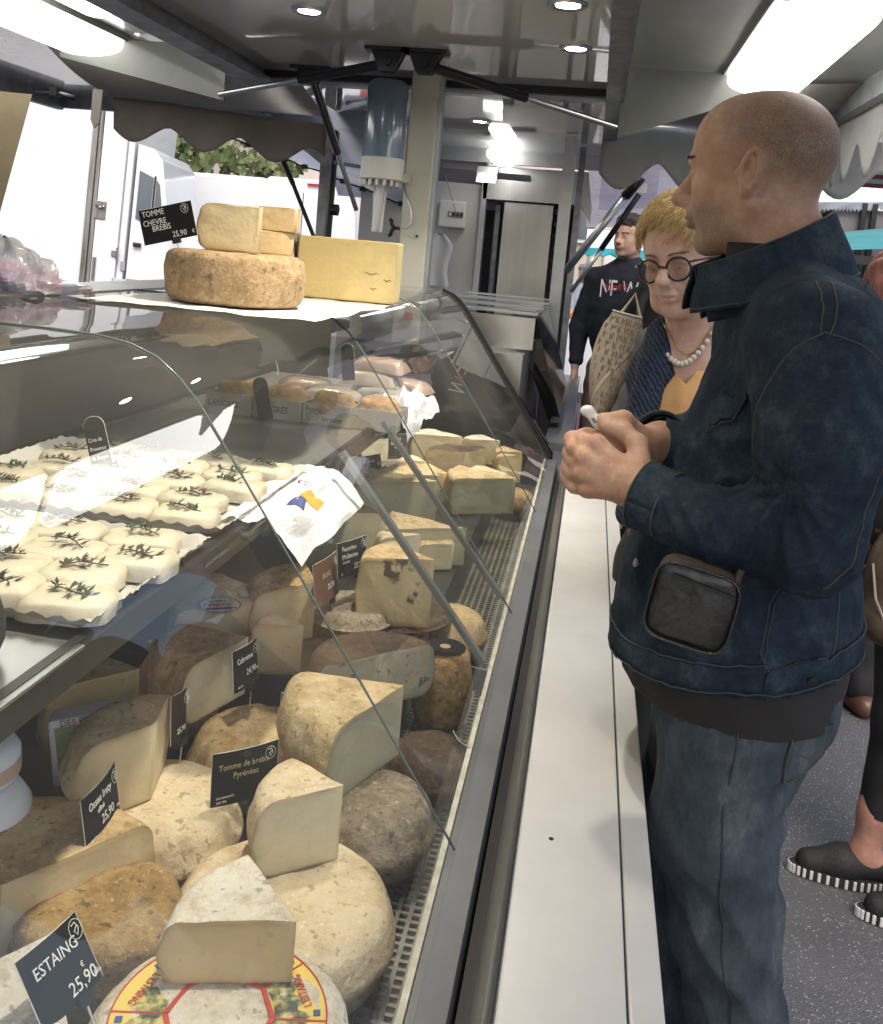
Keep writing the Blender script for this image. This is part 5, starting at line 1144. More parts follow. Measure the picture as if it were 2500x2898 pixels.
sign('black sign with orange seal and the price 5,50 beside the pale-green wedge', (-.58, 2.45, .975), (-.54, 2.52, .975), (-.566, 2.45, .92), [('La Bouche', .1, .66, .0115, CHALK), ('5,50', .3, .18, .015, CHALK), ('●', .75, .45, .014, ORG)], .05, logo=False)
sign('tilted black sign with the price 8,50 beside the mottled-top wedge', (-.54, 2.38, .94), (-.5, 2.45, .965), (-.525, 2.38, .895), [('La', .2, .7, .012, CHALK), ('8,50', .45, .12, .014, CHALK)], .03, logo=False)
def marker(label, c, rz, lines, tilt=-16):
    t = thing('cheese_marker', label, 'price sign', c); t.rotation_euler = (R_(80), R_(tilt), R_(rz))
    pts = [(-.0155, 0, 0), (.0155, 0, 0), (.0155, .075, 0)] + [(.0155 * math.cos(a * .3142), .075 + .0155 * math.sin(a * .3142), 0) for a in range(1, 10)] + [(-.0155, .075, 0)]
    MB().poly(pts, (0, 0, .0012)).build('card', CARD, t); MB().tube([(x, y, .0006) for x, y, z in pts[1:]], .0006, 4).build('card_edge', CEDGE, t)
    for tx, y, sz in lines: text(t, tx, sz, (-.0125, y, .0016), (0, 0, 0), CHALK, sx=.7)
marker('tall rounded black marker reading Crus de Provence de Banon behind the herb cheeses', (-.70, 1.3, 1.17), 20, [('Crus de', .052, .009), ('Provence', .038, .009), ('de Banon', .024, .009)])
marker('rounded black marker standing at the carton row of orange cheeses', (-.655, 1.89, 1.164), 18, [], -14)
marker('rounded black marker among the wrapped meats on the shelf', (-.56, 2.2, 1.22), 10, [], -8)

# the printed paper label on the white wheel
YEL = mat('label_yellow', (.72, .55, .12), .55); RED = mat('label_red', (.5, .05, .03), .55); MTN = mat('label_mountains', (.3, .28, .12), .6, cols=[(.06, .07, .05), (.26, .25, .1), (.6, .52, .22)], scale=90, ramp=(.4, .62)); BLU = mat('label_blue', (.05, .07, .25), .55)
lb = MB().lathe([(.043, .1366), (.088, .1368)], n=64).build('paper_label', YEL, estaing)
for k in range(8):
    a = k * math.pi / 4 + .2
    MB().grid(lambda u, v: ((.045 + .024 * v + .006 * v * math.sin(u * 19 + k)) * math.cos(a + u * .76), (.045 + .024 * v + .006 * v * math.sin(u * 19 + k)) * math.sin(a + u * .76), .1372), 14, 3).build('mountain_print', MTN, lb)
    MB().bar((.043 * math.cos(a), .043 * math.sin(a), .1373), (.088 * math.cos(a), .088 * math.sin(a), .1373), .0014, .0006).bar((.044 * math.cos(a), .044 * math.sin(a), .1378), (.044 * math.cos(a + math.pi / 4), .044 * math.sin(a + math.pi / 4), .1378), .004, .0012).build('red_border', RED, lb)
    b_ = a + .1; MB().box((.08 * math.cos(b_), .08 * math.sin(b_), .1375), (.006, .006, .0006), Matrix.Rotation(b_, 3, 'Z')).build('blue_mark', BLU, lb)
    c_ = a + .2; text(lb, "L'ESTAING", .0105, (.0765 * math.cos(c_), .0765 * math.sin(c_), .1378), (0, 0, c_ + math.pi / 2 + .2), RED, sx=.75)
MB().tube([(.0882 * math.cos(i * .0982), .0882 * math.sin(i * .0982), .1374) for i in range(64)], .0008, 5, closed=True).build('red_border', RED, lb)
# the round printed label on the cut wheel
WL = mat('label_white', (.62, .58, .52), .6)
MB().lathe([(0, .0862), (.048, .0862)], n=32, a0=math.pi + .65 - .9, a1=math.pi + .65).build('paper_label', WL, lab).location = (-.018, .004, .002)
lt = thing('round_label', 'round white paper label with red print on the cut wheel top', 'label', (-.545, 1.405, ZR + .0875), .5)
MB().lathe([(0, 0), (.035, 0)], n=32).build('paper', WL, lt); MB().lathe([(.032, .0004), (.0345, .0004)], n=32).build('ring', BLU, lt)
text(lt, 'Napou', .016, (-.026, -.004, .0008), (0, 0, 0), RED); text(lt, 'Pur Brebis', .007, (-.018, .013, .0008), (0, 0, 0), BLU)
MB().box((-.0, -.016, .0006), (.05, .006, .0004)).build('bar', BLU, lt)
# dark label on the cylinder
dl = thing('dark_label', 'dark round label with a small seal on the brown cylinder cheese', 'label', (-.178, 1.475, ZD + .1305))
MB().lathe([(0, 0), (.034, 0)], n=28).build('paper', CARD, dl); MB().lathe([(0, .0005), (.009, .0005)], n=16).build('seal', mat('seal_print', (.4, .28, .2), .6), dl)

# --- herb-topped goat cheeses on the shelf
GOAT = mat('goat_cheese', (.5, .45, .33), .6, cols=[(.42, .32, .19), (.5, .45, .33), (.56, .51, .4)], scale=16, bump=.35, bscale=120, sub=.1, ramp=(.28, .55)); HERB = [mat('thyme_green', (.05, .075, .03), .7, cols=[(.03, .05, .02), (.08, .11, .045)], scale=60), mat('thyme_dry', (.06, .05, .03), .8)]
WAXP = mat('wax_paper', (.52, .5, .45), .5, cols=[(.46, .44, .39), (.57, .55, .51)], scale=5, bump=.3, bscale=30)
def loaf(u, v):
    a = 2 * math.pi * u; e = 5; ca, sa = math.cos(a), math.sin(a); k = (abs(ca) ** e + abs(sa) ** e) ** (-1 / e); b_ = math.pi / 2 * v
    return (.042 * k * ca * math.cos(b_) ** .22, .032 * k * sa * math.cos(b_) ** .22, .022 * math.sin(b_) ** .7 + .0012 * nz((ca * 3, sa * 3, v * 3)))
gms = []
for sd_ in range(4):
    gms.append(MB().grid(lambda u, v: Vector(loaf(u, v)) * Vector((1, 1, 1)).length / 1.732 + Vector((.004 * nz((math.cos(u * 6.283) * 2 + sd_ * 9, math.sin(u * 6.283) * 2, v)), .004 * nz((math.cos(u * 6.283) * 2, math.sin(u * 6.283) * 2 + sd_ * 5, v + 3)), .003 * nz((math.cos(u * 6.283) * (1 - v) * 3, math.sin(u * 6.283) * (1 - v) * 3, sd_)) * v)), 40, 11).build('goat_body', GOAT, None, smooth=True))
def sprig(seed):
    r = random.Random(seed); q = MB(); st = [(-.024 + .048 * i / 5, .004 * math.sin(i * 1.1 + seed), .024 + .002 * math.sin(i)) for i in range(6)]; q.tube(st, .0008, 5)
    for i in range(26):
        p = Vector(st[r.randint(0, 4)]).lerp(Vector(st[r.randint(1, 5)]), r.random() * .4); d = Vector((r.uniform(-.006, .013), r.choice((-1, 1)) * r.uniform(.005, .014), r.uniform(0, .008))); s_ = Vector((.0024, 0, .0006))
        q.add([p, p + d * .5 + s_, p + d, p + d * .5 - s_ + Vector((0, 0, .0008))], [(0, 1, 2, 3)])
    o = q.build('herb_sprig', HERB[seed % 2], None); return o
sps = [sprig(i) for i in range(8)]
used = set()
def goat(x, y, z, rz, lab_):
    t = thing('goat_cheese', lab_, 'cheese', (x, y, z), rz, 'herb-topped goat cheeses on the upper shelf')
    gk = rnd.randint(0, 3); gm = gms[gk]; o = gm if 'g%d' % gk not in used else gm.copy()
    if 'g%d' % gk in used: COL.objects.link(o)
    used.add('g%d' % gk); o.name = 'cheese'; o.parent = t; o.rotation_euler = (0, 0, rnd.uniform(-.1, .1)); o.scale = (rnd.uniform(1.0, 1.1), rnd.uniform(.98, 1.08), rnd.uniform(.8, 1.05))
    k = rnd.randint(0, 7); h = sps[k] if k not in used else sps[k].copy()
    if k in used: COL.objects.link(h)
    used.add(k); h.parent = t; h.location = (rnd.uniform(-.006, .006), rnd.uniform(-.006, .006), -.001); h.rotation_euler = (0, 0, rnd.uniform(-.6, .6))
for r_, y in enumerate((.815, .88, .945, 1.01)):
    for c_ in range(5):
        x = -.466 - c_ * .0875 - (.03 if r_ % 2 else 0)
        if x < -.86: continue
        goat(x + rnd.uniform(-.004, .004), y + rnd.uniform(-.004, .004), 1.17, R_(rnd.uniform(2, 14)), 'soft white goat cheese loaf topped with a thyme sprig on the near shelf tray')
for r_, y in enumerate((1.13, 1.2, 1.27, 1.34, 1.41)):
    for c_ in range(4):
        x = -.485 - c_ * .09 - (.03 if r_ % 2 else 0)
        if x < -.84: continue
        goat(x + rnd.uniform(-.006, .006), y + rnd.uniform(-.006, .006), 1.17, R_(rnd.uniform(-8, 12)), 'goat cheese loaf with dry thyme sprig on waxed paper behind the near shelf tray')
for o in sps + gms:
    if o.parent is None: bpy.data.objects.remove(o)
for y0, y1, lab_ in ((.775, 1.055, 'pleated waxed paper under the near goat cheeses'), (1.085, 1.455, 'pleated waxed paper under the far goat cheeses')):
    t = thing('waxed_paper', lab_, 'paper', (-.645, (y0 + y1) / 2, 1.1635)); L_ = y1 - y0
    def wp(u, v):
        e = max(abs(2 * u - 1), abs(2 * v - 1)); up = max(0, (e - .9) / .1) ; return ((u - .5) * .44, (v - .5) * L_, .003 + up * (.016 + .0025 * math.sin(u * 110 + 3 * math.sin(v * 20)) * math.cos(v * 95)))
    MB().grid(wp, 60, 48).build('sheet', WAXP, t, smooth=True)
t = thing('steel_tray', 'flat steel tray lined with torn white paper at the near end of the shelf', 'tray', (-.62, .61, 1.164))
MB().box((0, 0, .002), (.4, .3, .004), bev=.0018).build('tray', STEEL, t); MB().grid(lambda u, v: (-.19 + u * (.33 - .06 * v + .015 * nz((v * 9, 1, 1))), -.14 + v * .27, .0046 + .001 * nz((u * 8, v * 8, 0))), 30, 30).build('lining', PAPER, t, smooth=True)
wheel('ash-black little cylinder cheese on the near steel tray', (-.497, .70, 1.1685), .026, .055, 'black', rr=.006)
# --- carton row with orange washed-rind cheeses
CART = mat('carton', (.5, .46, .36), .7, cols=[(.45, .41, .31), (.54, .5, .4)], scale=10)
for i, (tx, x) in enumerate((('LANGRES', -.745), ('LANGRES', -.635), ('Fromage', -.525), ('', -.425))):
    t = thing('cheese_carton', ['printed LANGRES carton half hidden by the black marker', 'printed LANGRES carton in the middle of the carton row', 'carton printed Fromage fermier with an oval stamp', 'blank carton end of the row with a broken orange cheese'][i], 'carton', (x, 1.95, 1.163), R_(-4))
    MB().box((0, -.045, .022), (.106, .002, .044)).box((0, .045, .022), (.106, .002, .044)).box((-.052, 0, .022), (.002, .088, .044)).box((.052, 0, .022), (.002, .088, .044)).box((0, 0, .001), (.102, .088, .002)).build('carton', CART, t)
    if tx: text(t, tx, .02 if i < 2 else .016, (-.046, -.0468, .015 if i < 2 else .026), (R_(90), 0, 0), mat('carton_ink', (.05, .045, .04), .7), sx=.85)
    if i == 2: text(t, 'fermier', .016, (-.01, -.0468, .008), (R_(90), 0, 0), MATS['carton_ink']); MB().tube([(-.03 + .014 * math.cos(j * .5236), -.047, .016 + .008 * math.sin(j * .5236)) for j in range(12)], .0005, 4, closed=True).build('stamp', MATS['carton_ink'], t)
    wheel(['orange wrinkled round cheese in the half hidden carton', 'orange wrinkled round cheese in the middle carton', 'orange crumbly round cheese in the stamped carton', 'broken orange round cheese in the blank carton'][i], (x, 1.952, 1.166), .044, .06, 'wash' if 'wash' in RD else 'orange', amp=.006, rr=.014, name='soft_cheese')
# --- wrapped meats
PK = [mat('meat_red', (.34, .22, .16), .4, cols=[(.28, .16, .11), (.44, .33, .25)], scale=14), mat('meat_beige', (.42, .34, .24), .4, cols=[(.34, .26, .18), (.5, .43, .33)], scale=9), mat('meat_grey', (.3, .27, .2), .4, cols=[(.22, .2, .15), (.4, .36, .28)], scale=9)]
def pillow(w, d, h): return lambda u, v: ((u - .5) * w, (v - .5) * d, h * ((1 - (2 * u - 1) ** 4) * (1 - (2 * v - 1) ** 4)) ** .5 + .003 * nz((u * 6, v * 6, w * 50)))
for i, (x, y, z, w, m_, lb_) in enumerate(((-.6, 2.2, 1.164, .14, 1, 'beige vacuum pack lying flat on the shelf beyond the cartons'), (-.5, 2.32, 1.164, .16, 2, 'grey-brown vacuum pack at the shelf edge'), (-.54, 2.34, 1.198, .15, 1, 'upper beige vacuum pack stacked on the grey-brown one'), (-.52, 2.36, 1.23, .14, 0, 'topmost red meat pack of the shelf stack'), (-.7, 2.3, 1.164, .13, 0, 'red meat pack at the back of the shelf'), (-.47, 2.16, 1.164, .1, 1, 'small pale pack in front of the meat stack'), (-.47, 2.48, 1.164, .13, 0, 'dark red cured ham piece near the shelf end'))):
    t = thing('meat_pack', lb_, 'meat', (x, y, z), rnd.uniform(-.3, .3)); MB().grid(pillow(w, w * .75, .034), 14, 12).grid(lambda u, v: ((u - .5) * w, (v - .5) * w * .75, 0), 1, 1).build('meat', PK[m_], t, smooth=True); MB().grid(lambda u, v: Vector(pillow(w * 1.1, w * .85, .037)(u, v)) + Vector((0, 0, .001)), 14, 12).build('film', CLEAR, t, smooth=True)
# --- papers at the shelf edge
def crumple(label, c, w, d, h, seed, drop=0, m=None, rz=0):
    t = thing('wrapping_paper', label, 'paper', c, rz)
    def f(u, v):
        n_ = noise.noise(Vector((u * 3 + seed, v * 3, seed))); n2 = abs(noise.noise(Vector((u * 7 + seed, v * 7, 2))))
        return ((u - .5) * w + .02 * n_, (v - .5) * d + .02 * noise.noise(Vector((v * 4, u * 4, seed))), .004 + h * (abs(n_) + n2 * .6) * (1 - .5 * abs(2 * u - 1)) - drop * max(0, u - .6) ** 1.3)
    MB().grid(f, 26, 26).build('sheet', m or PAPER, t); return t, f
WPAP = mat('white_wrap', (.78, .78, .8), .55)
crumple('crumpled white paper lying over the shelf edge beyond the cartons', (-.42, 2.15, 1.166), .13, .42, .07, 3, .1, WPAP)
t, f = crumple('white sheet with blue and orange print standing in for a bag reflected in the glass', (-.40, 1.33, 1.166), .12, .34, .02, 8, .16, WPAP)  # a bag's reflection in the glass, modelled as a printed sheet
MB().grid(lambda u, v: Vector(f(.55 + .25 * u, .42 + .12 * v)) + Vector((0, 0, .0015)), 6, 6).build('orange_print', mat('orange_print', (.75, .38, .04), .5), t); MB().grid(lambda u, v: Vector(f(.5 + .2 * u, .28 + .13 * v)) + Vector((0, 0, .0015)), 6, 6).build('blue_print', BLU, t)
text(t, 'GI', .035, (.01, .04, .012), (R_(20), R_(25), R_(120)), mat('violet_ink', (.2, .06, .16), .6))
# --- left corner: wrapped dairy with printed bands
def wrapped(label, c, r, h, tx, rz=0):
    t = thing('wrapped_cheese', label, 'cheese', c, rz)
    MB().lathe([(0, 0), (r * .9, 0), (r, h * .2), (r, h * .75), (r * .85, h), (r * .4, h * 1.06), (0, h * 1.03)], n=40).build('paper_wrap', WPAP, t, smooth=True)
    MB().lathe([(r + .0008, h * .25), (r + .0008, h * .62)], n=40).build('printed_band', mat('peach_band', (.62, .42, .3), .6), t)
    for i, ch in enumerate(tx):
        a = R_(-150 + i * 8.2); text(t, ch, h * .27, ((r + .0014) * math.cos(a), (r + .0014) * math.sin(a), h * .32), (R_(90), 0, a + math.pi / 2), MATS['label_blue'], align='CENTER')
    return t
wrapped('paper-wrapped round cheese with DES PRODUCTEURS printed band under the shelf', (-.60, .865, .87), .058, .058, 'ON DES PRODUCTEURS', .1)
wrapped('second paper-wrapped round cheese on top of the banded one', (-.612, .875, .934), .05, .045, '450 G', .6)
MB_ = thing('riser_block', 'dark block under the wrapped cheeses and the printed carton', 'block', (-.62, .93, ZD)); MB().box((0, 0, .046), (.22, .26, .092)).build('block', MATS['riser_dark'], MB_)
t = thing('printed_carton', 'white tilted carton with green landscape print beside the tall half wheel', 'carton', (-.545, 1.03, .868), R_(25)); t.rotation_euler = (R_(-10), R_(-8), R_(25))
MB().box((0, 0, .04), (.1, .05, .08), bev=.003).build('carton', WPAP, t); MB().box((0, -.0263, .046), (.085, .001, .05)).build('green_print', mat('green_print', (.16, .27, .06), .6, cols=[(.1, .2, .04), (.26, .36, .1)], scale=40), t)
MB().lathe([(0, 0), (.014, 0)], n=20).build('badge', BLU, t).matrix_basis = Matrix.Translation((.008, -.0275, .056)) @ Matrix.Rotation(R_(90), 4, 'X'); text(t, 'DES PROD', .011, (-.036, -.0275, .072), (R_(90), 0, 0), mat('brown_ink', (.2, .06, .03), .6))
cut('golden cheese block wrapped in film under the shelf edge', (-.58, 1.2), (-.66, 1.1), ZD, .15, -70, 'orange', 'yellow', rr=.01)
wheel('pale round cheese behind the charred wedge', (-.56, 1.32, ZD), .05, .15, 'pale', rr=.02)
# --- clear bag behind the glass top
t = thing('plastic_bag', 'clear crumpled plastic bag with pink and blue print behind the glass top', 'bag', (-.965, 1.46, 1.425))
BAGM = mat('bag_plastic', (.62, .62, .68), .15, trans=.35, cols=[(.66, .67, .74), (.7, .7, .72), (.6, .4, .52), (.4, .55, .66)], scale=14, ramp=(.42, .66))
def bg(u, v):
    a = 2 * math.pi * u; k = (1 - v) ** .7 * (1 + .22 * math.sin(a * 5 + v * 6) * (1 - v * .4)) + .05; n_ = noise.noise(Vector((math.cos(a) * 2, math.sin(a) * 2, v * 5))); return (.1 * k * math.cos(a) * (1 + .3 * n_) - .02 * v, .06 * k * math.sin(a) * (1 + .3 * n_), v * .085 + .012 * n_)
MB().grid(bg, 60, 16).build('film', BAGM, t)
D(MB().box((-.97, 1.5, 1.415), (.14, 3.5, .015)), 'back_shelf', STEEL)
# ---------------------------------------------------------------- the other people
def figure(label, loc, face, H, skinc, top, bottom, shoe, hairc=None, bare=False, arms=((0, 0), (0, 0)), vox=.011, hood=False, k=.95, hairlen=0, look=None, legs=1, body_w=1.0, shorts=False):
    """a standing person built in a local frame: x forward, y left, z up"""
    t = thing('person', label, 'person', loc, math.atan2(face[1], face[0])); u = H / 1.75
    P3 = lambda x, y, z: (x * u, y * u * body_w if abs(z) < 1.47 else y * u, z * u)
    hy = look or 0; HM = Matrix.Translation((.02 * u, 0, H - .118 * k)) @ Matrix.Rotation(R_(hy), 4, 'Z')
    s = SDF(); HPl = head_sdf(s, HM, k, ears=True, fat=.4)
    s.chain([HPl(-.02, 0, -.05), P3(-.01, 0, 1.45)], [.055, .06], .03).ell(P3(0, 0, 1.25), (.1, .15, .2), .06)
    hands = []
    for sd, (fw, out) in zip((-1, 1), arms):
        sh_ = P3(0, sd * .18, 1.4); el = P3(fw * .1, sd * (.23 + out), 1.13); wr = P3(.04 + fw * .22, sd * (.22 + out * .6), .9 + fw * .18)
        s.chain([sh_, el, wr], [.045, .038, .027], .02); hn = (wr[0] + .01, wr[1] - sd * .008, wr[2] - .07); s.cone(wr, hn, .028, .03, .01, sq=(1, 1.4, 1))
        for q in range(4): s.chain([hn, (hn[0] - .027 + .018 * q, hn[1] - sd * .006, hn[2] - .045 + .006 * abs(q - 1.5)), (hn[0] - .022 + .016 * q, hn[1] - sd * .02, hn[2] - .085 + .008 * abs(q - 1.5))], [.012, .0095, .008], .004)
        s.chain([(hn[0] + .015, hn[1], hn[2] + .03), (hn[0] + .04, hn[1] - sd * .01, hn[2] - .01), (hn[0] + .045, hn[1] - sd * .014, hn[2] - .04)], [.013, .011, .009], .006); hands.append((sh_, el, wr))
    if shorts or bare:
        for sd in (-1, 1): s.chain([P3(0, sd * .09, .8), P3(.01, sd * .1, .5), P3(-.015, sd * .1, .35), P3(0, sd * .1, .1)], [.075, .052, .055, .038], .03)
    b_ = skin(s, 'body', SKINM('skin_%.2f_%.2f' % (skinc[0], skinc[1]), skinc, tuple(c * .82 for c in skinc)), t, vox * .7 if vox > .006 else vox, 2, attrs={'hair': lambda V: np.zeros(len(V))})
    HL = lambda x, y, z: Vector(HPl(x, y, z)); eyes(HL, HM, t, k); bb_ = bvh_of(b_)
    if hairc:
        for y in (-1, 1): brow(t, bb_, HL, y, hairc, 40, .0012)
        hs = SDF(); hs.ell(HPl(-.02, 0, .05), [q * k for q in (.11, .09, .095)], .02, 1, HM.to_3x3()); hs.ell(HPl(.035, 0, .098), [q * k for q in (.068, .07, .045)], .03, 1, HM.to_3x3())
        if hairlen: hs.chain([HPl(-.05, 0, .03), HPl(-.07, 0, -.1), HPl(-.08, 0, -.1 - hairlen)], [.085, .08, .05], .04)
        ho = skin(hs, 'hair', hairc, t, .008, 1, fold=wrinkle(.004, lambda V: n3(V, 70, 2))); trim(ho, lambda p: (lambda q: q.x < .12 - max(0, .085 - q.z) * 2.2 and q.z > -.045 - hairlen * 1.6 - (0 if q.x < -.02 else -.05))((HM.inverted() @ p) / k))
    c = SDF(); c.ell(P3(0, 0, 1.2), (.13 * u, .19 * u * body_w, .36 * u), .05); c.cone(P3(-.01, -.17, 1.41), P3(-.01, .17, 1.41), .075, .075, .05)
    for a, e_, w in hands: c.chain([a, e_, (e_[0] * .15 + w[0] * .85, e_[1] * .15 + w[1] * .85, e_[2] * .15 + w[2] * .85)], [.066, .056, .044], .03)
    if hood: c.cone(P3(-.07, -.08, 1.47), P3(-.07, .08, 1.47), .05, .05, .03); c.ell(P3(-.03, 0, 1.45), (.09, .1, .06), .04)
    tp = skin(c, 'top', top, t, vox, 2, fold=wrinkle(.006, lambda V: n3(V, 22, H) * .6 + n3(V, 55, H + 1) * .25)); trim(tp, lambda p: p.z > .86 * u, [((0, 0, .86 * u), (0, 0, 1))])
    if bottom:
        g_ = SDF(); g_.ell(P3(-.01, 0, .93), (.125 * u, .165 * u, .15), .05)
        for sd in (-1, 1): g_.chain([P3(0, sd * .09, .88), P3(.01, sd * .095, .5), P3(0, sd * .1, .1)], [.092, .07 if not shorts else .085, .055], .04)
        bo = skin(g_, 'trousers' if not shorts else 'shorts', bottom, t, vox, 2, fold=wrinkle(.005, lambda V: n3(V, 20, 3))); trim(bo, lambda p: p.z > (.5 if shorts else .06) * u, [((0, 0, (.5 if shorts else .06) * u), (0, 0, 1))])
    f_ = SDF()
    for sd in (-1, 1): f_.chain([P3(-.06, sd * .1, .045), P3(.09, sd * .105, .038), P3(.15, sd * .105, .03)], [.042, .045, .036], .03)
    fo = skin(f_, 'shoes', shoe, t, .01, 2); trim(fo, lambda p: p.z > .0)
    return t, HL, HM, u
NAVY = mat('navy_fleece', (.006, .008, .018), .9, cols=[(.004, .006, .013), (.01, .012, .024)], scale=12, bump=.3, bscale=200); KHAKI = mat('khaki', (.16, .14, .11), .9, bump=.2, bscale=150); DKH = mat('dark_brown_hair', (.03, .02, .013), .7, bump=.6, bscale=90, stretch=(3, 3, .6)); CHAR = mat('charcoal_cloth', (.018, .019, .02), .9, bump=.25, bscale=150); GREYC = mat('grey_wool', (.07, .072, .075), .9, cols=[(.055, .057, .06), (.085, .087, .09)], scale=8, bump=.3, bscale=220)
SKB = (.56, .36, .28)
boy, BH, BM, bu = figure('young man with dark hair in navy hoodie and khaki shorts, looking down', (.185, 5.55, 0), (-.42, -.9), 1.83, SKB, NAVY, KHAKI, BLK, DKH, shorts=True, hood=True, look=-12, arms=((.05, .02), (.1, .02)))
for i, ch in enumerate('NEW'): text(boy, ch, .15, (.1285 - .012 * abs(i - 1), -.11 + i * .07, 1.37), (R_(90), 0, R_(90) ), mat('print_white', (.7, .69, .68), .8), sx=.62)
text(boy, 'York', .07, (.142, -.06, 1.4), (R_(90), R_(-12), R_(90)), mat('print_red', (.45, .03, .05), .8))
pb, _, _, pu = figure('person in black hooded top with rucksack straps behind the woman', (.35, 3.95, 0), (-.5, -.86), 1.74, SKB, CHAR, BLK, BLK, DKH, hood=True)
for sd in (-1, 1): MB().tube([(.02, sd * .1, 1.5), (.1, sd * .11, 1.42), (.142, sd * .11, 1.3), (.13, sd * .13, 1.15), (.02, sd * .19, 1.08)], .018, 6).build('rucksack_strap', mat('strap_dark', (.03, .032, .028), .85), pb, smooth=True)
V = SDF(); V.ell((-.2, 0, 1.2), (.1, .15, .22), .04); skin(V, 'rucksack', MATS['strap_dark'], pb, .012, 2)
pg, _, _, gu = figure('person in grey woollen coat carrying a patterned tote on the shoulder', (.365, 3.02, 0), (-.55, -.83), 1.62, SKB, GREYC, BLK, BLK, DKH, arms=((.1, .03), (.1, .03)))
# patterned tote with its letter rows
TOTE = mat('tote_cloth', (.25, .21, .16), .8, cols=[(.22, .18, .14), (.28, .24, .19)], scale=10, bump=.15, bscale=120); TB = mat('tote_brown', (.13, .085, .05), .8); TL_ = mat('tote_tan', (.33, .29, .24), .6)
t = thing('tote_bag', 'beige tote bag with rows of brown letters hanging from the grey coat', 'bag', (.072, 3.2, 1.04), R_(-8)); t.rotation_euler = (0, R_(9), R_(-8))
def tb(u, v, d): w = .02 + .06 * math.sin(math.pi * (.2 + .75 * (1 - v))); return (-.005 + (u - .5) * 2 * w * (.9 if v > .9 else 1), d * (1 - (2 * u - 1) ** 2) * (1.1 - .7 * v), v * .36)
MB().grid(lambda u, v: tb(u, v, -.035), 16, 16).grid(lambda u, v: tb(u, v, .035), 16, 16).build('bag_body', TOTE, t, smooth=True)
MB().tube([tb(i / 10, 1.0, -.035) for i in range(11)], .004, 6).build('rim', TL_, t)
MB().grid(lambda u, v: Vector(tb(.05 + .9 * u, .05 + .75 * u + .07 * v, -.035)) + Vector((0, -.002, 0)), 14, 3).build('diagonal_band', TL_, t, smooth=True)
for r_ in range(12):
    for c_ in range(6):
        u_, v_ = .06 + c_ * .155 + .04 * (r_ % 2), .04 + r_ * .078
        if abs(v_ + .035 - (.05 + .75 * u_ / .95)) < .07 or u_ > .88: continue
        p = tb(u_, v_, -.035); text(t, 'M' if (r_ + c_) % 2 else 'K', .032, (p[0], p[1] - .003, p[2]), (R_(90), 0, 0), TB, sx=.8)
MB().tube([(-.03, 0, .35), (0, .02, .43), (.04, .02, .35)], .006, 6).build('handle', TL_, t)

# ---- the woman with glasses
wm = thing('person', 'woman with short blond hair, round glasses, pearls and blue knitted cardigan', 'person', (.26, 2.08, 0)); WL_ = (.26, 2.08, 0)
WM = headmat((.182, 2.005, 1.572), (-.52, -.854), .93, -9, 9)
s = SDF(); WP = head_sdf(s, WM, .93, jaw=.95, nose=1.0, age=1, fat=.5)
s.chain([WP(-.02, 0, -.05), WP(-.02, 0, -.12), (.225, 2.06, 1.41)], [.05, .05, .065], .03).ell((.235, 2.04, 1.33), (.12, .07, .11), .05).ell((.26, 2.08, 1.1), (.12, .09, .2), .05)
s.chain([(.15, 2.04, 1.36), (.14, 2.03, 1.1), (.16, 1.93, 1.0), (.2, 1.9, 1.02)], [.04, .036, .03, .025], .02)
for y in (-1, 1):   # folds beside the mouth
    s.cone(WP(.105, y * .017, -.036), WP(.088, y * .034, -.082), .0028, .0028, .007, -1)
    s.ell(WP(.066, y * .04, -.078), (.015, .013, .02), .015); s.cone(WP(.1, y * .017, -.0675), WP(.092, y * .029, -.077), .0018, .0022, .004, -1)
def blush(V): return np.zeros(len(V))
SW = SKINM('skin_woman', (.7, .47, .385), (.62, .39, .3))
wb_ = skin(s, 'body', SW, wm, .0034, 1, attrs={'hair': blush}, loc=WL_); wbv = bvh_of(wb_); WPm = lambda x, y, z: Vector(WP(x, y, z)) - Vector(WL_)
eyes(WPm, WM, wm, .93, (.16, .2, .22)); LIP = mat('lips', (.36, .14, .12), .4)
MB().tube([WPm(.1 - .012 * abs(i - 4) ** 2 / 16, (i - 4) * .0052, -.0668 + .0006 * math.cos(i) - .0003 * (i - 4) ** 2) for i in range(9)], .0018, 6, taper=lambda q: .3 + math.sin(q * 3.14) * .8).build('lips', LIP, wm, smooth=True)
for y in (-1, 1): brow(wm, wbv, WPm, y, mat('pale_brow', (.2, .14, .08), .8), 40, .0008)
BL = [mat('hair_blond', (.68, .48, .2), .5), mat('hair_honey', (.45, .28, .11), .5), mat('hair_light', (.82, .66, .36), .45)]
hs = SDF(); hs.ell(WP(-.014, 0, .05), [q * .93 for q in (.102, .092, .096)], .02, 1, WM.to_3x3()); hs.ell(WP(-.025, 0, .01), [q * .93 for q in (.08, .09, .062)], .02, 1, WM.to_3x3()); hs.ell(WP(.01, 0, .1), [q * .93 for q in (.06, .06, .04)], .03, 1, WM.to_3x3())
ho = skin(hs, 'hair', BL[1], wm, .005, 1, loc=WL_); Wi = WM.inverted()
trim(ho, lambda p: (lambda q: q.x < .066 - max(0, .085 - q.z) * .62 and q.z > -.065 + max(0, q.x) * .9)((Wi @ (p + Vector(WL_))) / .93))
def wroot(rr):
    a = rr.uniform(0, 2 * math.pi); e = math.sqrt(rr.uniform(.0, .98)); x, y, z = -.014 + .112 * math.cos(a) * e, .102 * math.sin(a) * e, .05 + .106 * math.sqrt(max(0, 1 - e * e))
    return (x, y, z) if x < .075 else None
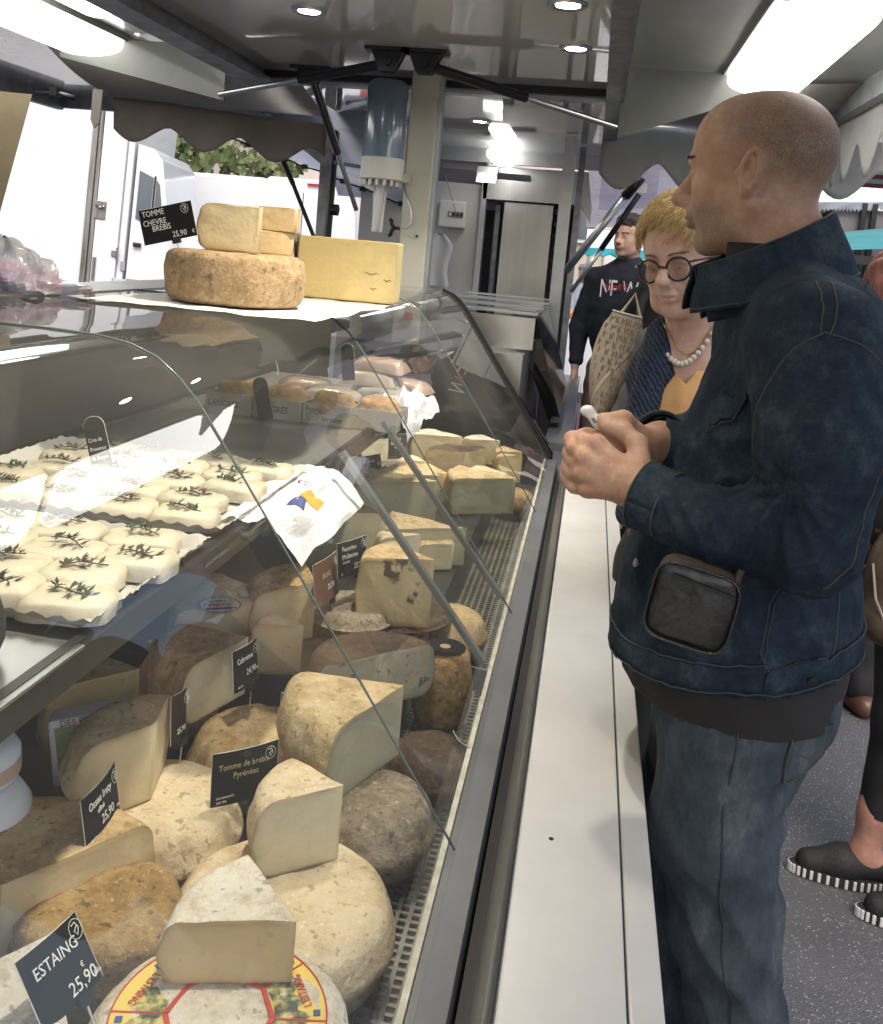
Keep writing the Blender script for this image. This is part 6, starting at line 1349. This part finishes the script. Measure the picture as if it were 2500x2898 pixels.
def wflow(p, rr):   # swept forward over the forehead and down the sides
    f = p - Vector((-.055, .02, .14)); d = Vector((f.x * 1.0 + .03, f.y * 1.3 - .035, -.02 - 1.1 * max(0, .12 - p.z)))
    if p.x > .04: d += Vector((-.02, -.05, -.02))
    return d.normalized() + Vector((rr.gauss(0, .26), rr.gauss(0, .26), rr.gauss(0, .14)))
for i, n_ in enumerate((1100, 600, 800)): strands('hair_locks', WPm, WM, wm, BL[i], n_, wroot, wflow, (.105, .12, .11)[i], r=.001, seed=i + 2)
# glasses
FRM = mat('tortoise_frame', (.025, .012, .007), .25, cols=[(.012, .008, .006), (.06, .025, .01)], scale=60)
gl = thing('eyeglasses', 'round dark tortoiseshell eyeglasses on the blond woman', 'glasses', WP(.1, 0, -.004))
GO = Vector(WP(.1, 0, -.004))
GPt = lambda x, y, z: Vector(WP(x, y, z)) - GO
q = None
for y in (-1, 1):
    ring = [GPt(.108 - .004 * abs(math.cos(i * .2618)) - .006 * (y * math.cos(i * .2618) > 0), y * .0345 + .0268 * math.cos(i * .2618), -.007 + .0245 * math.sin(i * .2618)) for i in range(24)]
    MB().tube(ring, .0024, 7, closed=True).build('rim', FRM, gl, smooth=True)
    ce = sum(ring, Vector()) / 24; MB().add([ce] + ring, [(0, 1 + i, 1 + (i + 1) % 24) for i in range(24)]).build('lens', thin_glass('lens_glass', (.78, .76, .74), 1.6), gl, smooth=True)
    MB().tube([GPt(.1, y * .061, .006), GPt(.085, y * .076, .008), GPt(.03, y * .086, .006), GPt(-.01, y * .086, .002)], .0024, 6).build('temple', FRM, gl, smooth=True)
    MB().box(GPt(.103, y * .064, .006), (.003, .007, .003)).build('hinge_dot', CHR, gl)
MB().tube([GPt(.109, -.0085, -.002), GPt(.114, 0, .002), GPt(.109, .0085, -.002)], .0024, 6).build('bridge', FRM, gl, smooth=True)
# clothes
ORA = mat('orange_knit', (.72, .4, .17), .85, cols=[(.68, .37, .15), (.76, .44, .2)], scale=20, bump=.25, bscale=260, sheen=.2)
NAV = bpy.data.materials.new('blue_knit'); NAV.use_nodes = True; MATS['blue_knit'] = NAV
def _knit():
    n = NAV.node_tree.nodes; l = NAV.node_tree.links; b = n['Principled BSDF']; b.inputs['Roughness'].default_value = .9
    tc = n.new('ShaderNodeTexCoord'); mp = n.new('ShaderNodeMapping'); mp.inputs['Rotation'].default_value = (0, .6, 0); l.new(tc.outputs['Object'], mp.inputs[0])
    w = n.new('ShaderNodeTexWave'); w.inputs['Scale'].default_value = 34; w.inputs['Distortion'].default_value = 4; w.inputs['Detail'].default_value = 3; w.inputs['Detail Scale'].default_value = 3; l.new(mp.outputs[0], w.inputs[0])
    r = n.new('ShaderNodeValToRGB'); r.color_ramp.elements[0].color = (.006, .012, .028, 1); r.color_ramp.elements[1].color = (.04, .06, .1, 1); l.new(w.outputs[0], r.inputs[0]); l.new(r.outputs[0], b.inputs['Base Color'])
    bp = n.new('ShaderNodeBump'); bp.inputs['Strength'].default_value = .8; bp.inputs['Distance'].default_value = .004; l.new(w.outputs[0], bp.inputs['Height']); l.new(bp.outputs[0], b.inputs['Normal'])
_knit()
o_ = SDF(); o_.ell((.25, 2.06, 1.17), (.13, .105, .3), .05).ell((.235, 2.0, 1.24), (.1, .07, .1), .06).cone((.2, 2.06, 1.37), (.33, 2.08, 1.38), .045, .055, .05)
ot = skin(o_, 'sweater', ORA, wm, .006, 2, loc=WL_, fold=wrinkle(.003, lambda V: n3(V, 30, 2)))
def vneck(p):
    w = p + Vector(WL_); dx = (w.x - .2) + .35 * (w.y - 1.98); return not (w.z > 1.325 + 1.15 * abs(dx) and w.y < 2.09) and w.z < 1.43 and w.z > .9
trim(ot, vneck, [((.2 - WL_[0], 1.98 - WL_[1], 1.325), (1.15 * sx_, .4025 * sx_, -1)) for sx_ in (-1, 1)])
c = SDF(); c.chain([(.19, 2.06, 1.395), (.168, 2.045, 1.32), (.155, 2.04, 1.1), (.18, 1.95, 1.02)], [.066, .066, .058, .052], .03)
c.chain([(.21, 2.1, 1.455), (.158, 2.045, 1.42), (.138, 1.985, 1.34), (.125, 1.955, 1.22), (.128, 1.945, 1.05)], [.03, .033, .033, .034, .036], .012); c.ell((.27, 2.14, 1.2), (.17, .1, .3), .05); c.chain([(.38, 2.06, 1.38), (.42, 2.06, 1.1)], [.07, .06], .03)
cardi = skin(c, 'cardigan', NAV, wm, .007, 2, loc=WL_, fold=wrinkle(.004, lambda V: n3(V, 28, 9) + .4 * np.sin(V[:, 2] * 70 + V[:, 0] * 40))); trim(cardi, lambda p: p.z > .88)
g_ = SDF(); g_.ell((.27, 2.1, .93), (.14, .12, .16), .05)
for x in (.2, .35): g_.chain([(x, 2.1, .88), (x, 2.1, .5), (x, 2.11, .09)], [.09, .07, .055], .04)
bo = skin(g_, 'trousers', BLK, wm, .012, 2, loc=WL_); trim(bo, lambda p: p.z > .05)
f_ = SDF()
for x in (.2, .35): f_.chain([(x, 2.14, .045), (x - .05, 2.03, .035), (x - .07, 1.98, .03)], [.04, .042, .034], .03)
trim(skin(f_, 'shoes', BLK, wm, .01, 2, loc=WL_), lambda p: p.z > 0)
# necklaces
PRL = mat('pearl', (.72, .68, .6), .22, coat=.5)
nk_ = thing('pearl_necklace', 'white pearl necklace with a thin gold chain at the blond woman neck', 'necklace', (.2, 1.96, 1.36)); NO = Vector((.2, 1.96, 1.36))
sb = MB().lathe([(0, -1), (.38, -.92), (.71, -.71), (.92, -.38), (1, 0), (.92, .38), (.71, .71), (.38, .92), (0, 1)], n=14).build('pearl', PRL, nk_, smooth=True)
otb = bvh_of(ot); arc = [Vector(p) for p in ((.142, 2.03, 1.425), (.147, 1.99, 1.4), (.162, 1.96, 1.378), (.185, 1.945, 1.367), (.21, 1.945, 1.378), (.235, 1.95, 1.405), (.26, 1.97, 1.44))]
for i, p in enumerate(spline(arc, 18)):
    h_ = wbv.find_nearest(p - Vector(WL_)); h2 = otb.find_nearest(p - Vector(WL_)); q_ = h_[0] + h_[1] * .006 + Vector(WL_)
    o = sb if i == 0 else sb.copy()
    if i: COL.objects.link(o)
    o.location = q_ - NO; r_ = .0046 + .0018 * math.sin(math.pi * i / 17); o.scale = (r_,) * 3
MB().tube([(lambda h_: h_[0] + h_[1] * .003 + Vector(WL_) - NO)(wbv.find_nearest(p + Vector((.012, .0, .022)) - Vector(WL_))) for p in spline(arc, 40)], .0016, 5).build('gold_chain', mat('gold', (.6, .42, .16), .3, 1), nk_, smooth=True)

# ---- reddish-haired person behind the man, with brown bag, floral top, black trousers and slip-on shoes
REDH = mat('auburn_hair', (.16, .05, .035), .5, cols=[(.1, .03, .02), (.24, .09, .065)], scale=30, stretch=(6, 6, .4), bump=.5)
FLO = mat('floral_black', (.012, .012, .013), .85, cols=[(.012, .012, .014), (.014, .014, .015), (.35, .09, .06), (.4, .32, .16)], scale=34, detail=2, ramp=(.5, .74))
pr = thing('person', 'person with long auburn hair, floral top and cropped black trousers', 'person', (.93, 2.5, 0)); PL = (.93, 2.5, 0)
s = SDF(); RM = headmat((.8, 2.58, 1.545), (.2, .98), .92); RP = head_sdf(s, RM, .92)
s.chain([RP(-.02, 0, -.05), (.83, 2.56, 1.35)], [.05, .06], .03).ell((.86, 2.55, 1.1), (.14, .1, .3), .05)
for x, y, fx, fy in ((.865, 2.462, -.99, -.05), (1.0, 2.32, -.99, -.05)): s.chain([(.89, 2.5, .8), (x + .03, y, .45), (x + .005, y, .2), (x - .01, y, .09)], [.08, .055, .042, .034], .03); s.chain([(x - .01, y, .09), (x + .02, y, .06), (x - .1, y, .045)], [.034, .03, .028], .02)
skin(s, 'body', SKINM('skin_leg', (.5, .28, .22), (.42, .22, .16)), pr, .008, 2, attrs={'hair': blush}, loc=PL)
hs = SDF(); hs.ell((.79, 2.57, 1.57), (.095, .1, .1), .03); hs.chain([(.78, 2.54, 1.56), (.8, 2.5, 1.4), (.82, 2.48, 1.2)], [.09, .085, .05], .04); skin(hs, 'hair', REDH, pr, .008, 2, loc=PL, fold=wrinkle(.006, lambda V: np.sin(V[:, 0] * 160 + V[:, 1] * 90 + V[:, 2] * 12)))
c = SDF(); c.ell((.87, 2.54, 1.05), (.155, .12, .42), .05); fl = skin(c, 'floral_top', FLO, pr, .01, 2, loc=PL, fold=wrinkle(.006, lambda V: n3(V, 20, 2))); trim(fl, lambda p: p.z > .64 + .03 * math.sin(p.x * 60))
g_ = SDF(); g_.ell((.88, 2.52, .85), (.13, .12, .16), .05)
for x, y in ((.865, 2.462), (1.0, 2.32)): g_.chain([(.885, 2.5, .8), (x + .035, y, .45), (x + .008, y, .15)], [.085, .065, .053], .04)
bo = skin(g_, 'trousers', BLK, pr, .009, 2, loc=PL, fold=wrinkle(.003, lambda V: n3(V, 30, 2))); trim(bo, lambda p: p.z > .205, [((0, 0, .205), (0, 0, 1))])
WS = mat('white_sole', (.6, .6, .6), .6); PERF = mat('perforated_upper', (.008, .008, .009), .7, cols=[(.008, .008, .009), (.01, .01, .011), (.03, .03, .03)], scale=260, detail=0, ramp=(.5, .75))
for x, y in ((.865, 2.462), (1.0, 2.32)):
    u_ = SDF(); u_.chain([(x + .055, y, .055), (x - .06, y, .05), (x - .145, y, .036)], [.037, .041, .032], .03); u_.ell((x + .03, y, .1), (.045, .024, .034), .008, -1)
    trim(skin(u_, 'shoe_upper', PERF, pr, .006, 2, loc=PL), lambda p: p.z > .022)
    sole = []
    for i in range(40):
        a = 2 * math.pi * i / 40; L_ = .128 if math.cos(a) < 0 else .095; sole.append((x - .045 + (L_ + .02) * math.cos(a), y + .047 * math.sin(a) * (1 - .18 * max(0, -math.cos(a)))))
    sm = MB().poly([(a - PL[0], b - PL[1], .002) for a, b in sole], (0, 0, .026)).build('sole', mat('sole_black', (.02, .02, .02), .7), pr)
    for i in range(40):
        (a, b), (a2, b2) = sole[i], sole[(i + 1) % 40]; m_ = Vector(((a + a2) / 2 - PL[0], (b + b2) / 2 - PL[1], .015)); an = math.atan2(b2 - b, a2 - a)
        MB().box(m_, (.0085, .006, .025), Matrix.Rotation(an, 3, 'Z'), bev=.002).build('sole_ridge', WS, sm)
t = thing('brown_handbag', 'dark brown leather handbag with stitched edge beside the floral top', 'bag', (.83, 2.38, .69))
V = SDF(); V.ell((0, 0, .16), (.1, .05, .17), .03).cone((-.05, 0, .05), (.08, 0, .04), .05, .05, .04); skin(V, 'bag_body', mat('brown_leather', (.07, .05, .035), .35, cols=[(.05, .035, .025), (.09, .065, .045)], scale=14, bump=.3, bscale=120), t, .009, 2)
MB().tube([(-.09, -.02, .2), (-.08, -.045, .12), (-.04, -.055, .04)], .003, 5).build('stitching', TL_, t); MB().tube([(-.06, 0, .28), (-.04, .02, .5), (.0, .1, .68), (.03, .14, .7)], .008, 6).build('strap', MATS['brown_leather'], t)
# a walker half hidden behind the man, and the vendor in white
figure('person in dark coat and brown shoes standing behind the bald man', (1.03, 3.5, 0), (-.3, .95), 1.62, SKB, CHAR, BLK, mat('brown_shoe', (.09, .045, .03), .4), DKH, vox=.014)
vd, _, _, _ = figure('grey-haired vendor in white coat bending over the bakery table', (.02, 13.4, 0), (-.55, -.8), 1.55, SKB, mat('white_coat', (.72, .72, .74), .8), MATS['white_coat'], BLK, mat('grey_hair', (.25, .24, .23), .7), vox=.016)
vd.rotation_euler = (0, R_(10), vd.rotation_euler.z)
finish_texts()
